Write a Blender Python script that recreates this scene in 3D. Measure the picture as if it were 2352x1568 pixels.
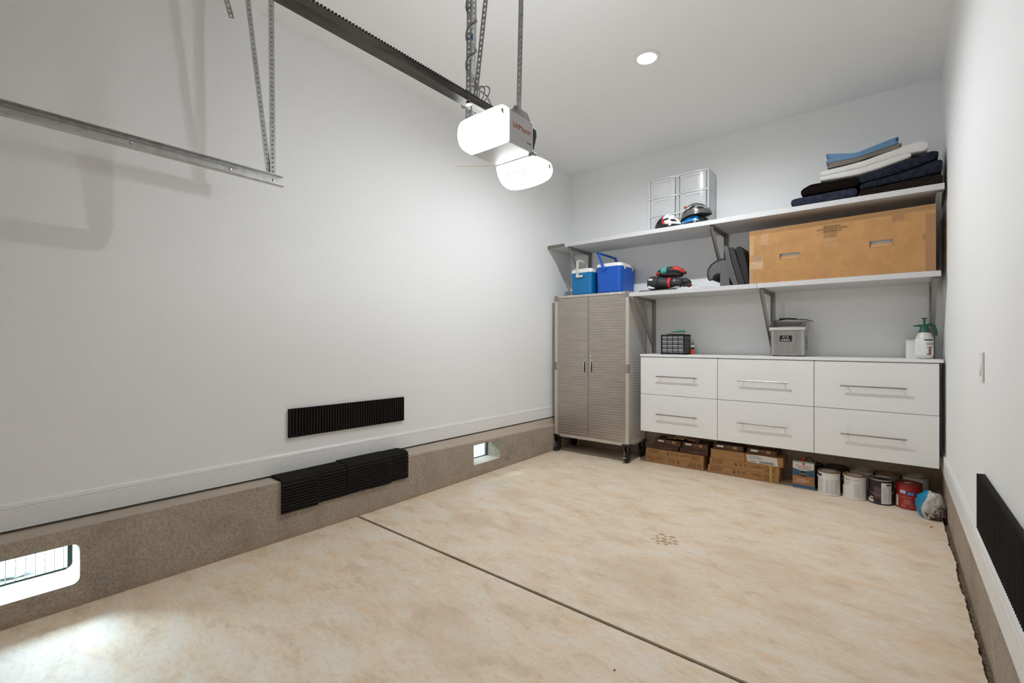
import bpy, bmesh, math, random
from mathutils import Vector, Matrix, noise
random.seed(7)
C = bpy.context.scene.collection
for o in list(bpy.data.objects): bpy.data.objects.remove(o)
PI = math.pi

# ---------------------------------------------------------------- camera, world, light, exposure
sc = bpy.context.scene
cam_d = bpy.data.cameras.new('camera'); cam = bpy.data.objects.new('camera', cam_d); C.objects.link(cam)
cam_d.sensor_width = 36.0; cam_d.lens = 36.0*1063.59/2352; cam_d.clip_start = 0.02; cam_d.clip_end = 200
yaw, pit, rol = 0.690732, 0.0036385, 0.0033844
fw = Vector((-math.sin(yaw)*math.cos(pit), math.cos(yaw)*math.cos(pit), math.sin(pit)))
r0 = Vector((math.cos(yaw), math.sin(yaw), 0)); u0 = r0.cross(fw)
rr = r0*math.cos(rol)+u0*math.sin(rol); uu = -r0*math.sin(rol)+u0*math.cos(rol)
mw = Matrix((rr, uu, -fw)).transposed().to_4x4(); mw.translation = (0, 0, 1.25)
cam.matrix_world = mw
sc.camera = cam
w = bpy.data.worlds.new('sky'); sc.world = w; w.use_nodes = True
bg = w.node_tree.nodes['Background']; bg.inputs[0].default_value = (0.66, 0.86, 1.0, 1); bg.inputs[1].default_value = 12.0
sun_d = bpy.data.lights.new('sun', 'SUN'); sun_d.energy = 55.0; sun_d.angle = math.radians(40); sun_d.color = (.58, .82, 1)
sun = bpy.data.objects.new('sun', sun_d); C.objects.link(sun)
sun.rotation_euler = Vector((1, .34, -.24)).to_track_quat('-Z', 'Y').to_euler()
sc.view_settings.view_transform = 'Standard'; sc.view_settings.look = 'None'
sc.view_settings.exposure = 0.34; sc.view_settings.gamma = 1.0; sc.view_settings.use_curve_mapping = False
sc.cycles.max_bounces = 12; sc.cycles.diffuse_bounces = 10; sc.cycles.glossy_bounces = 4
sc.cycles.transparent_max_bounces = 24; sc.cycles.sample_clamp_indirect = 6.0
LENS_EMIT = 5.6; CAN_POWER = 106.0; BULB_POWER = 12.5

# ---------------------------------------------------------------- materials
MATS = {}
def mat(name, col=(.8, .8, .8), rough=.5, metal=0.0, emit=None, es=0, spec=.5, bump=None, alpha=1, trans=0, coat=0):
    if name in MATS: return MATS[name]
    m = bpy.data.materials.new(name); m.use_nodes = True
    b = m.node_tree.nodes['Principled BSDF']
    b.inputs['Base Color'].default_value = (*col, 1); b.inputs['Roughness'].default_value = rough
    b.inputs['Metallic'].default_value = metal; b.inputs['Specular IOR Level'].default_value = spec
    b.inputs['Alpha'].default_value = alpha; b.inputs['Transmission Weight'].default_value = trans
    b.inputs['Coat Weight'].default_value = coat
    if emit: b.inputs['Emission Color'].default_value = (*emit, 1); b.inputs['Emission Strength'].default_value = es
    if bump:
        nt = m.node_tree; n = nt.nodes.new('ShaderNodeTexNoise'); n.inputs['Scale'].default_value = bump[0]; n.inputs['Detail'].default_value = 4
        tc = nt.nodes.new('ShaderNodeTexCoord'); nt.links.new(tc.outputs['Object'], n.inputs['Vector'])
        bp = nt.nodes.new('ShaderNodeBump'); bp.inputs['Strength'].default_value = bump[1]; bp.inputs['Distance'].default_value = .01
        nt.links.new(n.outputs['Fac'], bp.inputs['Height']); nt.links.new(bp.outputs['Normal'], b.inputs['Normal'])
    MATS[name] = m; return m

class NB:                                   # small node-building helper
    def __init__(s, m): s.nt = m.node_tree; s.b = s.nt.nodes['Principled BSDF']
    def n(s, t, **kw):
        x = s.nt.nodes.new(t)
        for k, v in kw.items():
            if k.startswith('_'): setattr(x, k[1:], v)
            else: x.inputs[k.replace('_', ' ')].default_value = v
        return x
    def l(s, a, b): s.nt.links.new(a, b)
    def noise(s, vec, scale, detail=4, rough=.5, dist=0):
        x = s.n('ShaderNodeTexNoise', Scale=scale, Detail=detail, Roughness=rough, Distortion=dist); s.l(vec, x.inputs['Vector']); return x.outputs['Fac']
    def ramp(s, fac, stops):
        x = s.n('ShaderNodeValToRGB'); e = x.color_ramp.elements
        while len(e) < len(stops): e.new(.5)
        for q, (p, c) in zip(e, stops): q.position = p; q.color = (*c, 1) if len(c) == 3 else c
        s.l(fac, x.inputs['Fac']); return x.outputs['Color']
    def mix(s, fac, a, b, mode='MIX'):
        x = s.n('ShaderNodeMix', _data_type='RGBA', _blend_type=mode)
        for i, v in ((0, fac), (6, a), (7, b)):
            if isinstance(v, (float, int)): x.inputs[i].default_value = v
            elif isinstance(v, tuple): x.inputs[i].default_value = (*v, 1)
            else: s.l(v, x.inputs[i])
        return x.outputs[2]
    def math(s, op, a, b=0.0):
        x = s.n('ShaderNodeMath', _operation=op)
        for i, v in ((0, a), (1, b)):
            if isinstance(v, (float, int)): x.inputs[i].default_value = v
            else: s.l(v, x.inputs[i])
        return x.outputs[0]
    def mapping(s, vec, scale=(1, 1, 1), rot=(0, 0, 0), loc=(0, 0, 0)):
        x = s.n('ShaderNodeMapping'); x.inputs['Scale'].default_value = scale; x.inputs['Rotation'].default_value = rot; x.inputs['Location'].default_value = loc
        s.l(vec, x.inputs['Vector']); return x.outputs[0]
    def bump(s, h, st, dist=.01):
        x = s.n('ShaderNodeBump', Strength=st, Distance=dist); s.l(h, x.inputs['Height']); s.l(x.outputs[0], s.b.inputs['Normal'])

def concrete_floor():
    m = mat('floor_concrete', rough=.62, spec=.35); k = NB(m)
    P = k.n('ShaderNodeTexCoord').outputs['Object']
    st = k.mapping(P, (1.0, 2.1, 1), (0, 0, .55))
    big = k.noise(P, 1.1, 5, .6, .4); mid = k.noise(st, 4.2, 8, .62, .3); fine = k.noise(st, 26, 6, .7)
    c = k.ramp(big, [(.36, (.77, .62, .45)), (.5, (.79, .67, .53)), (.64, (.70, .56, .41))])
    c = k.mix(.42, c, k.ramp(mid, [(.36, (.53, .38, .25)), (.45, (.80, .61, .42)), (.52, (.83, .70, .55)), (.60, (.88, .83, .76))]))
    c = k.mix(.22, c, k.ramp(fine, [(.36, (.44, .38, .34)), (.47, (.80, .66, .49)), (.55, (.93, .75, .54)), (.64, (.86, .84, .80))]))
    w1 = k.noise(k.mapping(P, (1, 3, 1), (0, 0, -.4), (3, 1, 0)), 2.4, 7, .7)
    c = k.mix(k.ramp(w1, [(.56, (0, 0, 0)), (.68, (.55, .55, .55))]), c, (.80, .55, .33))
    def blob(x, y, r, col, amt, sx=1.0, nz=4.0, hard=.5):
        nonlocal c
        v = k.n('ShaderNodeVectorMath', _operation='SUBTRACT'); k.l(P, v.inputs[0]); v.inputs[1].default_value = (x, y, 0)
        v2 = k.n('ShaderNodeVectorMath', _operation='MULTIPLY'); k.l(v.outputs[0], v2.inputs[0]); v2.inputs[1].default_value = (1/sx, 1, 0)
        ln = k.n('ShaderNodeVectorMath', _operation='LENGTH'); k.l(v2.outputs[0], ln.inputs[0])
        d = k.math('ADD', ln.outputs['Value'], k.math('MULTIPLY', k.math('SUBTRACT', k.noise(P, nz, 5, .6), .5), r*1.3))
        amt = amt*.72 if r > .03 else amt; f = k.ramp(d, [(max(0, r*hard), (amt,)*3), (r, (0, 0, 0))])
        c = k.mix(f, c, col)
    blob(-2.30, 2.35, .17, (.55, .38, .25), .5, 1.5); blob(-2.42, 2.95, .16, (.55, .38, .25), .45, 1.4)
    blob(-1.9, 2.5, .14, (.58, .42, .28), .4, 1.8); blob(-.55, 2.9, .3, (.60, .42, .29), .4, 1.4); blob(-.35, 2.5, .2, (.60, .43, .30), .35)
    blob(-2.72, 3.05, .22, (.55, .60, .58), .45, .8); blob(-1.0, 2.35, .25, (.62, .46, .32), .4, 1.3)  # first blob paints the far vent's bluish daylight into the floor colour
    blob(-1.45, 1.35, .2, (.62, .47, .34), .4, 1.5); blob(-1.45, .95, .05, (.60, .30, .10), .6, 2.6, 20); blob(-1.6, 1.5, .12, (.62, .48, .36), .3)
    for i in range(16):
        a = i*2.4; rd = .016*math.sqrt(i)*1.35
        blob(-1.13+rd*math.cos(a), 2.905+rd*math.sin(a), .013+.004*(i % 3), (.42, .26, .15), .85, 1.15, 60, .6)
    sp = k.noise(P, 130, 2, .5)
    c = k.mix(k.ramp(sp, [(.70, (0, 0, 0)), (.74, (.5, .5, .5))]), c, (.30, .22, .16))
    k.l(c, k.b.inputs['Base Color']); k.bump(k.math('ADD', fine, k.noise(P, 90, 3)), .12, .004)
    return m
def concrete_curb():
    m = mat('curb_concrete', rough=.9, spec=.2); k = NB(m)
    P = k.n('ShaderNodeTexCoord').outputs['Object']
    a = k.noise(P, 3, 6, .65, .3); b = k.noise(P, 75, 7, .8); d = k.noise(P, 210, 3, .6)
    c = k.ramp(a, [(.35, (.29, .245, .20)), (.52, (.42, .35, .28)), (.68, (.33, .28, .235))])
    c = k.mix(.30, c, k.ramp(b, [(.42, (.13, .108, .09)), (.49, (.36, .305, .25)), (.57, (.58, .49, .40))]))
    c = k.mix(k.ramp(d, [(.62, (0, 0, 0)), (.68, (.65, .65, .65))]), c, (.14, .12, .10))
    sep = k.n('ShaderNodeSeparateXYZ'); k.l(P, sep.inputs[0])
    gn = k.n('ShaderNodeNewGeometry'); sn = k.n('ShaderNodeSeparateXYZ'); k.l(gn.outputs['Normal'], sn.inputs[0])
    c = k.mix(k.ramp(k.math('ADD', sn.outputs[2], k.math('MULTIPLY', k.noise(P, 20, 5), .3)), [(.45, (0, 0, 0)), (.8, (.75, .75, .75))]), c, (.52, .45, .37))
    low = k.ramp(k.math('ADD', sep.outputs[2], k.math('MULTIPLY', k.noise(P, 7, 5), .08)), [(.035, (.6, .6, .6)), (.075, (0, 0, 0))])
    c = k.mix(low, c, (.34, .23, .145))
    k.l(c, k.b.inputs['Base Color']); k.bump(k.math('ADD', b, d), .5, .006)
    return m
def speckled(name, c1, c2, scale, rough=.6, st=(1, 1, 1), bump=.1, metal=0, lo=.4, hi=.6):
    m = mat(name, rough=rough, metal=metal); k = NB(m)
    P = k.mapping(k.n('ShaderNodeTexCoord').outputs['Object'], st); a = k.noise(P, scale, 5, .65)
    k.l(k.ramp(a, [(lo, c1), (hi, c2)]), k.b.inputs['Base Color'])
    if bump: k.bump(a, bump, .004)
    return m
def quilted(name, base, thread):
    m = mat(name, rough=.95, spec=.1); k = NB(m)
    P = k.n('ShaderNodeTexCoord').outputs['Object']; sep = k.n('ShaderNodeSeparateXYZ'); k.l(P, sep.inputs[0])
    x = k.math('ADD', sep.outputs[0], k.math('MULTIPLY', sep.outputs[1], 1.0))
    zz = k.math('PINGPONG', k.math('MULTIPLY', x, 1.0), .075)
    s = k.math('SINE', k.math('MULTIPLY', k.math('ADD', zz, sep.outputs[2]), 330.0))
    g = k.math('MULTIPLY', k.ramp(k.noise(P, 30, 4), [(.42, (0, 0, 0)), (.6, (1, 1, 1))]), 1.0)
    f = k.math('MULTIPLY', k.math('GREATER_THAN', s, .86), g)
    k.l(k.mix(k.math('MULTIPLY', f, .42), base, thread), k.b.inputs['Base Color'])
    k.bump(k.math('ADD', s, k.noise(P, 60, 3)), .35, .004)
    return m
WALL = speckled('wall_paint', (.825, .835, .84), (.84, .85, .855), 60, .75, bump=.04)
RWALL = WALL
CEIL = speckled('ceiling_paint', (.855, .865, .87), (.87, .88, .885), 60, .85, bump=.04)
TRIM = speckled('trim_paint', (.79, .80, .80), (.82, .825, .825), 25, .4, bump=.02)
FLOOR = concrete_floor(); CURB = concrete_curb()
SOIL = speckled('joint_dirt', (.10, .075, .05), (.24, .18, .12), 60, .95)
FOAM = mat('black_foam', (.017, .0145, .013), .85, spec=.2, bump=(300, .2))
GALV = speckled('galvanized_steel', (.42, .42, .41), (.54, .54, .53), 22, .34, metal=.9, bump=.02)
DGALV = speckled('angle_iron', (.33, .33, .32), (.42, .42, .41), 30, .5, metal=.6, bump=.01)
BRKT = mat('bracket_steel', (.30, .295, .285), .5, .25)
RAILM = speckled('rail_steel', (.045, .042, .037), (.12, .11, .095), 10, .35, (1, .2, 1), metal=.9, bump=.02)
BLACK = mat('black_plastic', (.012, .012, .013), .4)
BLACKR = mat('black_rubber', (.012, .012, .012), .7)
LENS = mat('lit_lens', (.9, .9, .88), .35, emit=(.92, .965, 1), es=LENS_EMIT)
CANLIT = mat('lit_disc', (.9, .9, .9), .4, emit=(1, .99, .96), es=14)
MOTOR = mat('motor_steel', (.52, .52, .52), .45, .35)
GREY = mat('grey_plastic', (.36, .35, .34), .5)
SHELF = speckled('shelf_paint', (.57, .575, .58), (.60, .605, .61), 50, .5, bump=.02)
SHEDGE = mat('raw_edge', (.16, .15, .13), .7)
WHITEL = mat('white_laminate', (.84, .845, .85), .38, bump=(40, .02))
CARC = mat('cabinet_carcass', (.72, .72, .71), .5)
BARM = mat('bar_steel', (.36, .32, .28), .3, .9)
POST = mat('cabinet_frame_paint', (.56, .52, .47), .4, .3)
RIBM = speckled('ribbed_steel', (.42, .38, .335), (.48, .435, .385), 18, .30, (.3, 1, 2), metal=.85, bump=.02)
CAPM = mat('corner_cap', (.23, .205, .19), .5)
CHROME = mat('chrome', (.8, .8, .8), .15, 1.0)
BLUE1 = mat('teal_blue_plastic', (.0, .155, .40), .42, bump=(120, .08))
BLUE2 = mat('royal_blue_plastic', (.0, .085, .46), .42, bump=(120, .08))
WHITEP = mat('white_plastic', (.80, .80, .79), .4)
CREAM = mat('cream_plastic', (.66, .61, .53), .45)
KRAFT = speckled('kraft_card', (.40, .215, .088), (.45, .25, .105), 30, .8, bump=.05)
KRAFT2 = speckled('big_carton', (.39, .20, .072), (.44, .23, .083), 12, .78, bump=.06)
TAPE = mat('packing_tape', (.31, .165, .065), .22, spec=.6, bump=(45, .3))
TAPE2 = mat('clear_tape', (.43, .25, .115), .18, spec=.7, bump=(45, .35))
INK = mat('print_ink', (.05, .03, .02), .7)
DBOX = speckled('dark_brown_card', (.055, .022, .014), (.085, .036, .022), 25, .6, bump=.05)
PAPER = mat('white_paper', (.78, .78, .77), .6)
STAINL = speckled('brushed_steel', (.50, .49, .48), (.66, .65, .64), 10, .20, (60, 60, 1), metal=.97, bump=.05)

# ---------------------------------------------------------------- mesh helpers (all world coordinates)
class MB:
    def __init__(s): s.bm = bmesh.new()
    def box(s, x0, x1, y0, y1, z0, z1):
        vs = [s.bm.verts.new((x, y, z)) for x in (x0, x1) for y in (y0, y1) for z in (z0, z1)]
        for f in ((0, 1, 3, 2), (4, 6, 7, 5), (0, 4, 5, 1), (2, 3, 7, 6), (0, 2, 6, 4), (1, 5, 7, 3)): s.bm.faces.new([vs[i] for i in f])
        return s
    def obox(s, c, ax, ay, az):            # oriented box: centre and three half-axes
        c = Vector(c); ax, ay, az = Vector(ax), Vector(ay), Vector(az)
        vs = [s.bm.verts.new(c+i*ax+j*ay+k*az) for i in (-1, 1) for j in (-1, 1) for k in (-1, 1)]
        for f in ((0, 1, 3, 2), (4, 6, 7, 5), (0, 4, 5, 1), (2, 3, 7, 6), (0, 2, 6, 4), (1, 5, 7, 3)): s.bm.faces.new([vs[i] for i in f])
        return s
    def prism(s, pts, ax, a, b):           # polygon in the plane normal to ax, from a to b
        def P(p, t): return {'X': (t, p[0], p[1]), 'Y': (p[0], t, p[1]), 'Z': (p[0], p[1], t)}[ax]
        A = [s.bm.verts.new(P(p, a)) for p in pts]; B_ = [s.bm.verts.new(P(p, b)) for p in pts]; n = len(pts)
        s.bm.faces.new(A); s.bm.faces.new(B_[::-1])
        for i in range(n): s.bm.faces.new((A[i], B_[i], B_[(i+1) % n], A[(i+1) % n]))
        return s
    def tube(s, pts, r, n=8, cap=True):
        pts = [Vector(p) for p in pts]; rings = []; prev = None
        for i, p in enumerate(pts):
            t = (pts[min(i+1, len(pts)-1)]-pts[max(i-1, 0)]).normalized()
            if prev is None: a = t.orthogonal().normalized()
            else: a = (prev-t*prev.dot(t)).normalized()
            prev = a; b = t.cross(a); rad = r[i] if isinstance(r, (list, tuple)) else r
            rings.append([s.bm.verts.new(p+rad*(a*math.cos(2*PI*k/n)+b*math.sin(2*PI*k/n))) for k in range(n)])
        for A, B_ in zip(rings, rings[1:]):
            for k in range(n): s.bm.faces.new((A[k], A[(k+1) % n], B_[(k+1) % n], B_[k]))
        if cap: s.bm.faces.new(rings[0][::-1]); s.bm.faces.new(rings[-1])
        return s
    def lathe(s, prof, c, n=40, axis='Z'):  # prof: (radius, height)
        rings = []
        for r, h in prof:
            ring = []
            for k in range(n):
                a = 2*PI*k/n; p = (r*math.cos(a), r*math.sin(a), h)
                if axis == 'X': p = (h, p[0], p[1])
                if axis == 'Y': p = (p[0], h, p[1])
                ring.append(s.bm.verts.new(Vector(c)+Vector(p)))
            rings.append(ring)
        for A, B_ in zip(rings, rings[1:]):
            for k in range(n): s.bm.faces.new((A[k], A[(k+1) % n], B_[(k+1) % n], B_[k]))
        s.bm.faces.new(rings[0][::-1]); s.bm.faces.new(rings[-1])
        return s
    def loft(s, rings, cap=True):
        R = [[s.bm.verts.new(p) for p in ring] for ring in rings]; n = len(R[0])
        for A, B_ in zip(R, R[1:]):
            for k in range(n): s.bm.faces.new((A[k], A[(k+1) % n], B_[(k+1) % n], B_[k]))
        if cap: s.bm.faces.new(R[0][::-1]); s.bm.faces.new(R[-1])
        return s
    def text(s, txt, size, M, ext=.0004, align='CENTER', sx=1.0, bold=0):
        cu = bpy.data.curves.new('t', 'FONT'); cu.body = txt; cu.offset = bold; cu.size = size; cu.extrude = ext; cu.align_x = align; cu.align_y = 'CENTER'; cu.resolution_u = 3
        o = bpy.data.objects.new('t', cu); C.objects.link(o); dg = bpy.context.evaluated_depsgraph_get()
        me = bpy.data.meshes.new_from_object(o.evaluated_get(dg)); me.transform(M @ Matrix.Diagonal((sx, 1, 1, 1))); s.bm.from_mesh(me)
        bpy.data.objects.remove(o); bpy.data.curves.remove(cu); bpy.data.meshes.remove(me); return s
    def obj(s, name, m, parent=None, bevel=0, smooth=False, sub=0, seg=2, solid=0, origin=None, recalc=True):
        if recalc: bmesh.ops.recalc_face_normals(s.bm, faces=s.bm.faces)
        big = [q for q in s.bm.faces if len(q.verts) > 8]
        if big and not sub: bmesh.ops.triangulate(s.bm, faces=big, ngon_method='EAR_CLIP')
        o0 = Vector(origin) if origin else Vector((0, 0, 0))
        if parent is not None:
            q = parent
            while q.parent: q = q.parent
            o0 = q.location.copy()
        for v in s.bm.verts: v.co -= o0
        me = bpy.data.meshes.new(name); s.bm.to_mesh(me); s.bm.free()
        o = bpy.data.objects.new(name, me); C.objects.link(o); me.materials.append(m)
        if parent is not None: o.parent = parent
        else: o.location = o0
        if smooth: me.shade_smooth()
        if solid: q = o.modifiers.new('solid', 'SOLIDIFY'); q.thickness = solid; q.offset = 0
        if bevel: q = o.modifiers.new('bevel', 'BEVEL'); q.width = bevel; q.segments = seg; q.limit_method = 'ANGLE'; q.angle_limit = .6; q.harden_normals = False
        if sub: q = o.modifiers.new('sub', 'SUBSURF'); q.levels = sub; q.render_levels = sub
        return o
FRONT = lambda x, y, z: Matrix.Translation((x, y, z)) @ Matrix.Rotation(PI/2, 4, 'X')             # faces the camera side (-Y)
SIDE = lambda x, y, z: Matrix.Translation((x, y, z)) @ Matrix.Rotation(PI/2, 4, 'Z') @ Matrix.Rotation(PI/2, 4, 'X')   # faces +X
def tag(o, label, cat, group=None, kind=None):
    o['label'] = label; o['category'] = cat
    if group: o['group'] = group
    if kind: o['kind'] = kind
    return o
def thing(name, label, cat, loc=(0, 0, 0), group=None):
    o = bpy.data.objects.new(name, None); C.objects.link(o); o.location = loc; o.empty_display_size = .05
    return tag(o, label, cat, group)
def struct(mb, name, m, **kw):
    o = mb.obj(name, m, **kw); o['kind'] = 'structure'; return o
def copy_tree(o, parent=None):
    c = o.copy(); C.objects.link(c); c.parent = parent
    for ch in o.children: copy_tree(ch, c)
    return c
def rrect(x0, x1, z0, z1, r, n=5):
    out = []
    for cx, cz, a0 in ((x1-r, z1-r, 0), (x0+r, z1-r, PI/2), (x0+r, z0+r, PI), (x1-r, z0+r, 1.5*PI)):
        for i in range(n+1): a = a0+PI/2*i/n; out.append((cx+r*math.cos(a), cz+r*math.sin(a)))
    return out
def plate(outer, holes, t):                # 2D outline with holes -> mesh in XY, thickness +-t/2
    cu = bpy.data.curves.new('p', 'CURVE'); cu.dimensions = '2D'; cu.fill_mode = 'BOTH'; cu.extrude = t/2
    for pts in [outer]+holes:
        sp = cu.splines.new('POLY'); sp.points.add(len(pts)-1); sp.use_cyclic_u = True
        for q, p in zip(sp.points, pts): q.co = (p[0], p[1], 0, 1)
    o = bpy.data.objects.new('p', cu); C.objects.link(o); dg = bpy.context.evaluated_depsgraph_get()
    me = bpy.data.meshes.new_from_object(o.evaluated_get(dg)); bpy.data.objects.remove(o); bpy.data.curves.remove(cu); return me

# ---------------------------------------------------------------- room shell
XL, XR, YB, YF, ZC = -3.13, .285, 4.945, -1.9, 3.355
CX = -1.41
GY = 1.87                                   # slab joint
f = MB(); f.box(-3.2, .262, YF-.1, GY-.011, -.12, 0)
rnd = random.Random(3)
edge = [(.264+.016*noise.noise(Vector((y*3.1, 0, 0)))+.007*noise.noise(Vector((y*17, 3, 0)))+.0018*rnd.uniform(-1, 1), y) for y in [GY+.011+i*.012 for i in range(int((YB-GY)/.012))]]
f.prism([(-3.2, GY+.011)]+[(x, y) for x, y in edge]+[(edge[-1][0], YB+.1), (-3.2, YB+.1)], 'Z', -.12, 0)
floor = struct(f, 'floor', FLOOR)
struct(MB().box(-3.2, .30, GY-.012, GY+.012, -.1, -.009), 'trim_1', SOIL)
struct(MB().box(.24, .30, YF, YB, -.1, -.022), 'trim_2', SOIL)
struct(MB().box(-3.5, .6, YF-.2, YB+.2, ZC, ZC+.12), 'ceiling', CEIL)
struct(MB().box(XL-.15, XL, YF, YB, .384, ZC).box(XL-.15, -3.226, YF, YB, .34, .384), 'wall_left', WALL)
struct(MB().box(XR, XR+.15, YF, YB, .30, ZC), 'wall_right', RWALL)
struct(MB().box(XL-.3, XR+.2, YB, YB+.15, .0, ZC), 'wall_back', WALL)
wf = MB(); wf.box(XL-.15, CX-1.25, YF-.15, YF, 0, ZC).box(CX+1.25, XR+.15, YF-.15, YF, 0, ZC).box(CX-1.25, CX+1.25, YF-.15, YF, 2.15, ZC)
struct(wf, 'wall_front', WALL)
gd = MB()
for i in range(4): gd.box(CX-1.25, CX+1.25, YF-.10, YF-.05, .002+i*.537, .535+i*.537)
struct(gd, 'door_1', TRIM)

# left stem wall, near piece (with rounded vent opening)
def face_x(y): return -2.975 if y < GY else -2.975-.105*(y-GY)/(4.9-GY)
hole0 = rrect(.0, .392, .11, .298, .03)
me = plate([(YF, -.1), (GY, -.1), (GY, .372), (YF, .372)], [hole0], .24)
me.transform(Matrix(((0, 0, 1, -2.975-.12), (1, 0, 0, 0), (0, 1, 0, 0), (0, 0, 0, 1))))
cb = MB(); cb.bm.from_mesh(me)
struct(cb, 'trim_3', CURB, bevel=.012, seg=3)
cb = MB()
def curb_seg(y0, y1, z0, z1, top):
    rings = []
    n = max(2, int((y1-y0)/.05))
    for i in range(n+1):
        y = y0+(y1-y0)*i/n; x = face_x(y)
        if top:
            zf = .366-.06*(y-GY)/(4.5-GY)+.003*noise.noise(Vector((y*8, 1, 0)))
            rings.append([(x, y, z0), (x, y, zf-.018), (x-.006, y, zf-.006), (x-.016, y, zf), (-3.115, y, .372), (-3.225, y, .372), (-3.225, y, z0)])
        else: rings.append([(x, y, z0), (x, y, z1), (-3.225, y, z1), (-3.225, y, z0)])
    cb.loft(rings)
V1 = (3.10, 3.49, .11, .295)
curb_seg(GY, V1[0], -.1, 0, True); curb_seg(V1[0], V1[1], V1[3], 0, True); curb_seg(V1[0], V1[1], -.1, V1[2], False); curb_seg(V1[1], YB, -.1, 0, True)
struct(cb, 'trim_4', CURB)
# right stem wall (slightly battered)
struct(MB().prism([(.291, -.1), (.277, .300), (.42, .300), (.42, -.1)], 'Y', YF, YB), 'trim_5', CURB)
struct(MB().box(-3.0, .28, YB-.012, YB, -.1, .335), 'trim_6', CURB)
# baseboards
def base_prof(x0, sgn, z0, z1): return [(x0, z0), (x0+sgn*.013, z0), (x0+sgn*.013, z1-.038), (x0+sgn*.0105, z1-.036), (x0+sgn*.0105, z1-.033), (x0+sgn*.014, z1-.030), (x0+sgn*.012, z1-.014), (x0+sgn*.006, z1-.006), (x0+sgn*.005, z1), (x0, z1)]
def bb(name, pts, y0, y1):
    b = MB(); b.loft([[(x, y, z) for x, z in pts] for y in (y0, y1)]); struct(b, name, TRIM)
bb('baseboard_left', base_prof(XL, 1, .386, .517), YF, YB)
bb('baseboard_right', base_prof(XR, -1, .305, .446), YF, YB)

# vents: screened openings through the stem wall
def vent(label, y0, y1, z0, z1, pitch, fm):
    t = thing('foundation_vent', label, 'vent', (-3.2, (y0+y1)/2, z0), 'screened vents through the concrete curb')
    fr = MB()
    for a in ((y0-.01, y0+.012, z0-.01, z1+.01), (y1-.016, y1+.01, z0-.01, z1+.01), (y0, y1, z0-.01, z0+.008), (y0, y1, z1-.008, z1+.01)): fr.box(-3.232, -3.206, *a)
    fr.obj('frame', fm, t)
    w_ = MB(); y = y0+pitch
    while y < y1: w_.tube([(-3.21, y, z0), (-3.21, y, z1)], .0019, 5); y += pitch
    z = z0+pitch
    while z < z1: w_.tube([(-3.211, y0, z), (-3.211, y1, z)], .0019, 5); z += pitch
    w_.obj('wire_screen', DGALV, t)
    return t
vent('screened vent hole with rounded corners at the left edge of the photo', .0, .392, .11, .298, .033, mat('dark_green_frame', (.02, .06, .035), .6))
vent('square screened vent hole between black foam panels and steel cabinet', 3.10, 3.49, .11, .295, .0235, mat('dark_frame', (.05, .06, .055), .6))

# outdoors seen through the vents
struct(MB().box(-30, -3.235, -15, 15, -.15, -.05), 'ground', speckled('gravel', (.10, .11, .10), (.28, .30, .28), 18, .9))
for i, (x, y, r) in enumerate(((-4.6, .9, .35), (-4.35, 3.02, .62), (-5.2, 6.6, .55))):  # the largest shrub is added, unseen, to keep sun out of the far vent
    b = MB(); bmesh.ops.create_icosphere(b.bm, subdivisions=4, radius=r)
    for v in b.bm.verts:
        d = 1+.45*noise.noise(v.co*9+Vector((i*7, 0, 0))); v.co = v.co*d; v.co.z *= .8; v.co += Vector((x, y, .25))
    tag(b.obj('shrub', speckled('shrub_leaf', (.05, .12, .03), (.22, .34, .12), 25, .7)), ['low green shrub outside the near vent opening', 'big green shrub added close outside the far vent to block the sun', 'green shrub farther off outside the far vent'][i], 'shrub', 'shrubs outdoors', 'stuff')
for i, (x, y) in enumerate(((-3.62, -.05), (-3.78, .22), (-3.66, .38))):
    b = MB(); bmesh.ops.create_icosphere(b.bm, subdivisions=3, radius=.09)
    for v in b.bm.verts: v.co = v.co*(1+.3*noise.noise(v.co*14+Vector((i*5, 1, 0)))); v.co.z *= .7; v.co += Vector((x, y, -.0))
    tag(b.obj('rock', mat('pale_rock', (.6, .6, .58), .8)), ['pale rock lying outside the near vent, at its left', 'pale rock lying outside the near vent, farthest from the wall', 'pale rock lying outside the near vent, at its right'][i], 'rock', 'rocks outside the near vent')

# ---------------------------------------------------------------- ceiling lights
def ceiling_light(label, x, y, power):
    t = thing('recessed_light', label, 'ceiling light', (x, y, ZC))
    MB().lathe([(.066, -.002), (.072, -.006), (.088, -.008), (.096, -.003), (.098, .0), (.066, .0)], (x, y, ZC), 48).obj('trim_ring', WHITEP, t, smooth=True)
    MB().lathe([(.0001, -.004), (.066, -.004), (.066, .0), (.0001, .0)], (x, y, ZC), 40).obj('light_disc', CANLIT, t)
    ld = bpy.data.lights.new('lamp', 'SPOT'); ld.energy = power; ld.shadow_soft_size = .02; ld.spot_size = math.radians(174); ld.spot_blend = .75; ld.color = (.93, .968, 1)
    lo = bpy.data.objects.new('lamp', ld); C.objects.link(lo); lo.parent = t; lo.location = (0, 0, -.035)
    return t
ceiling_light('glowing round recessed ceiling light above the shelves end of the garage', CX, 3.256, CAN_POWER)

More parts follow.
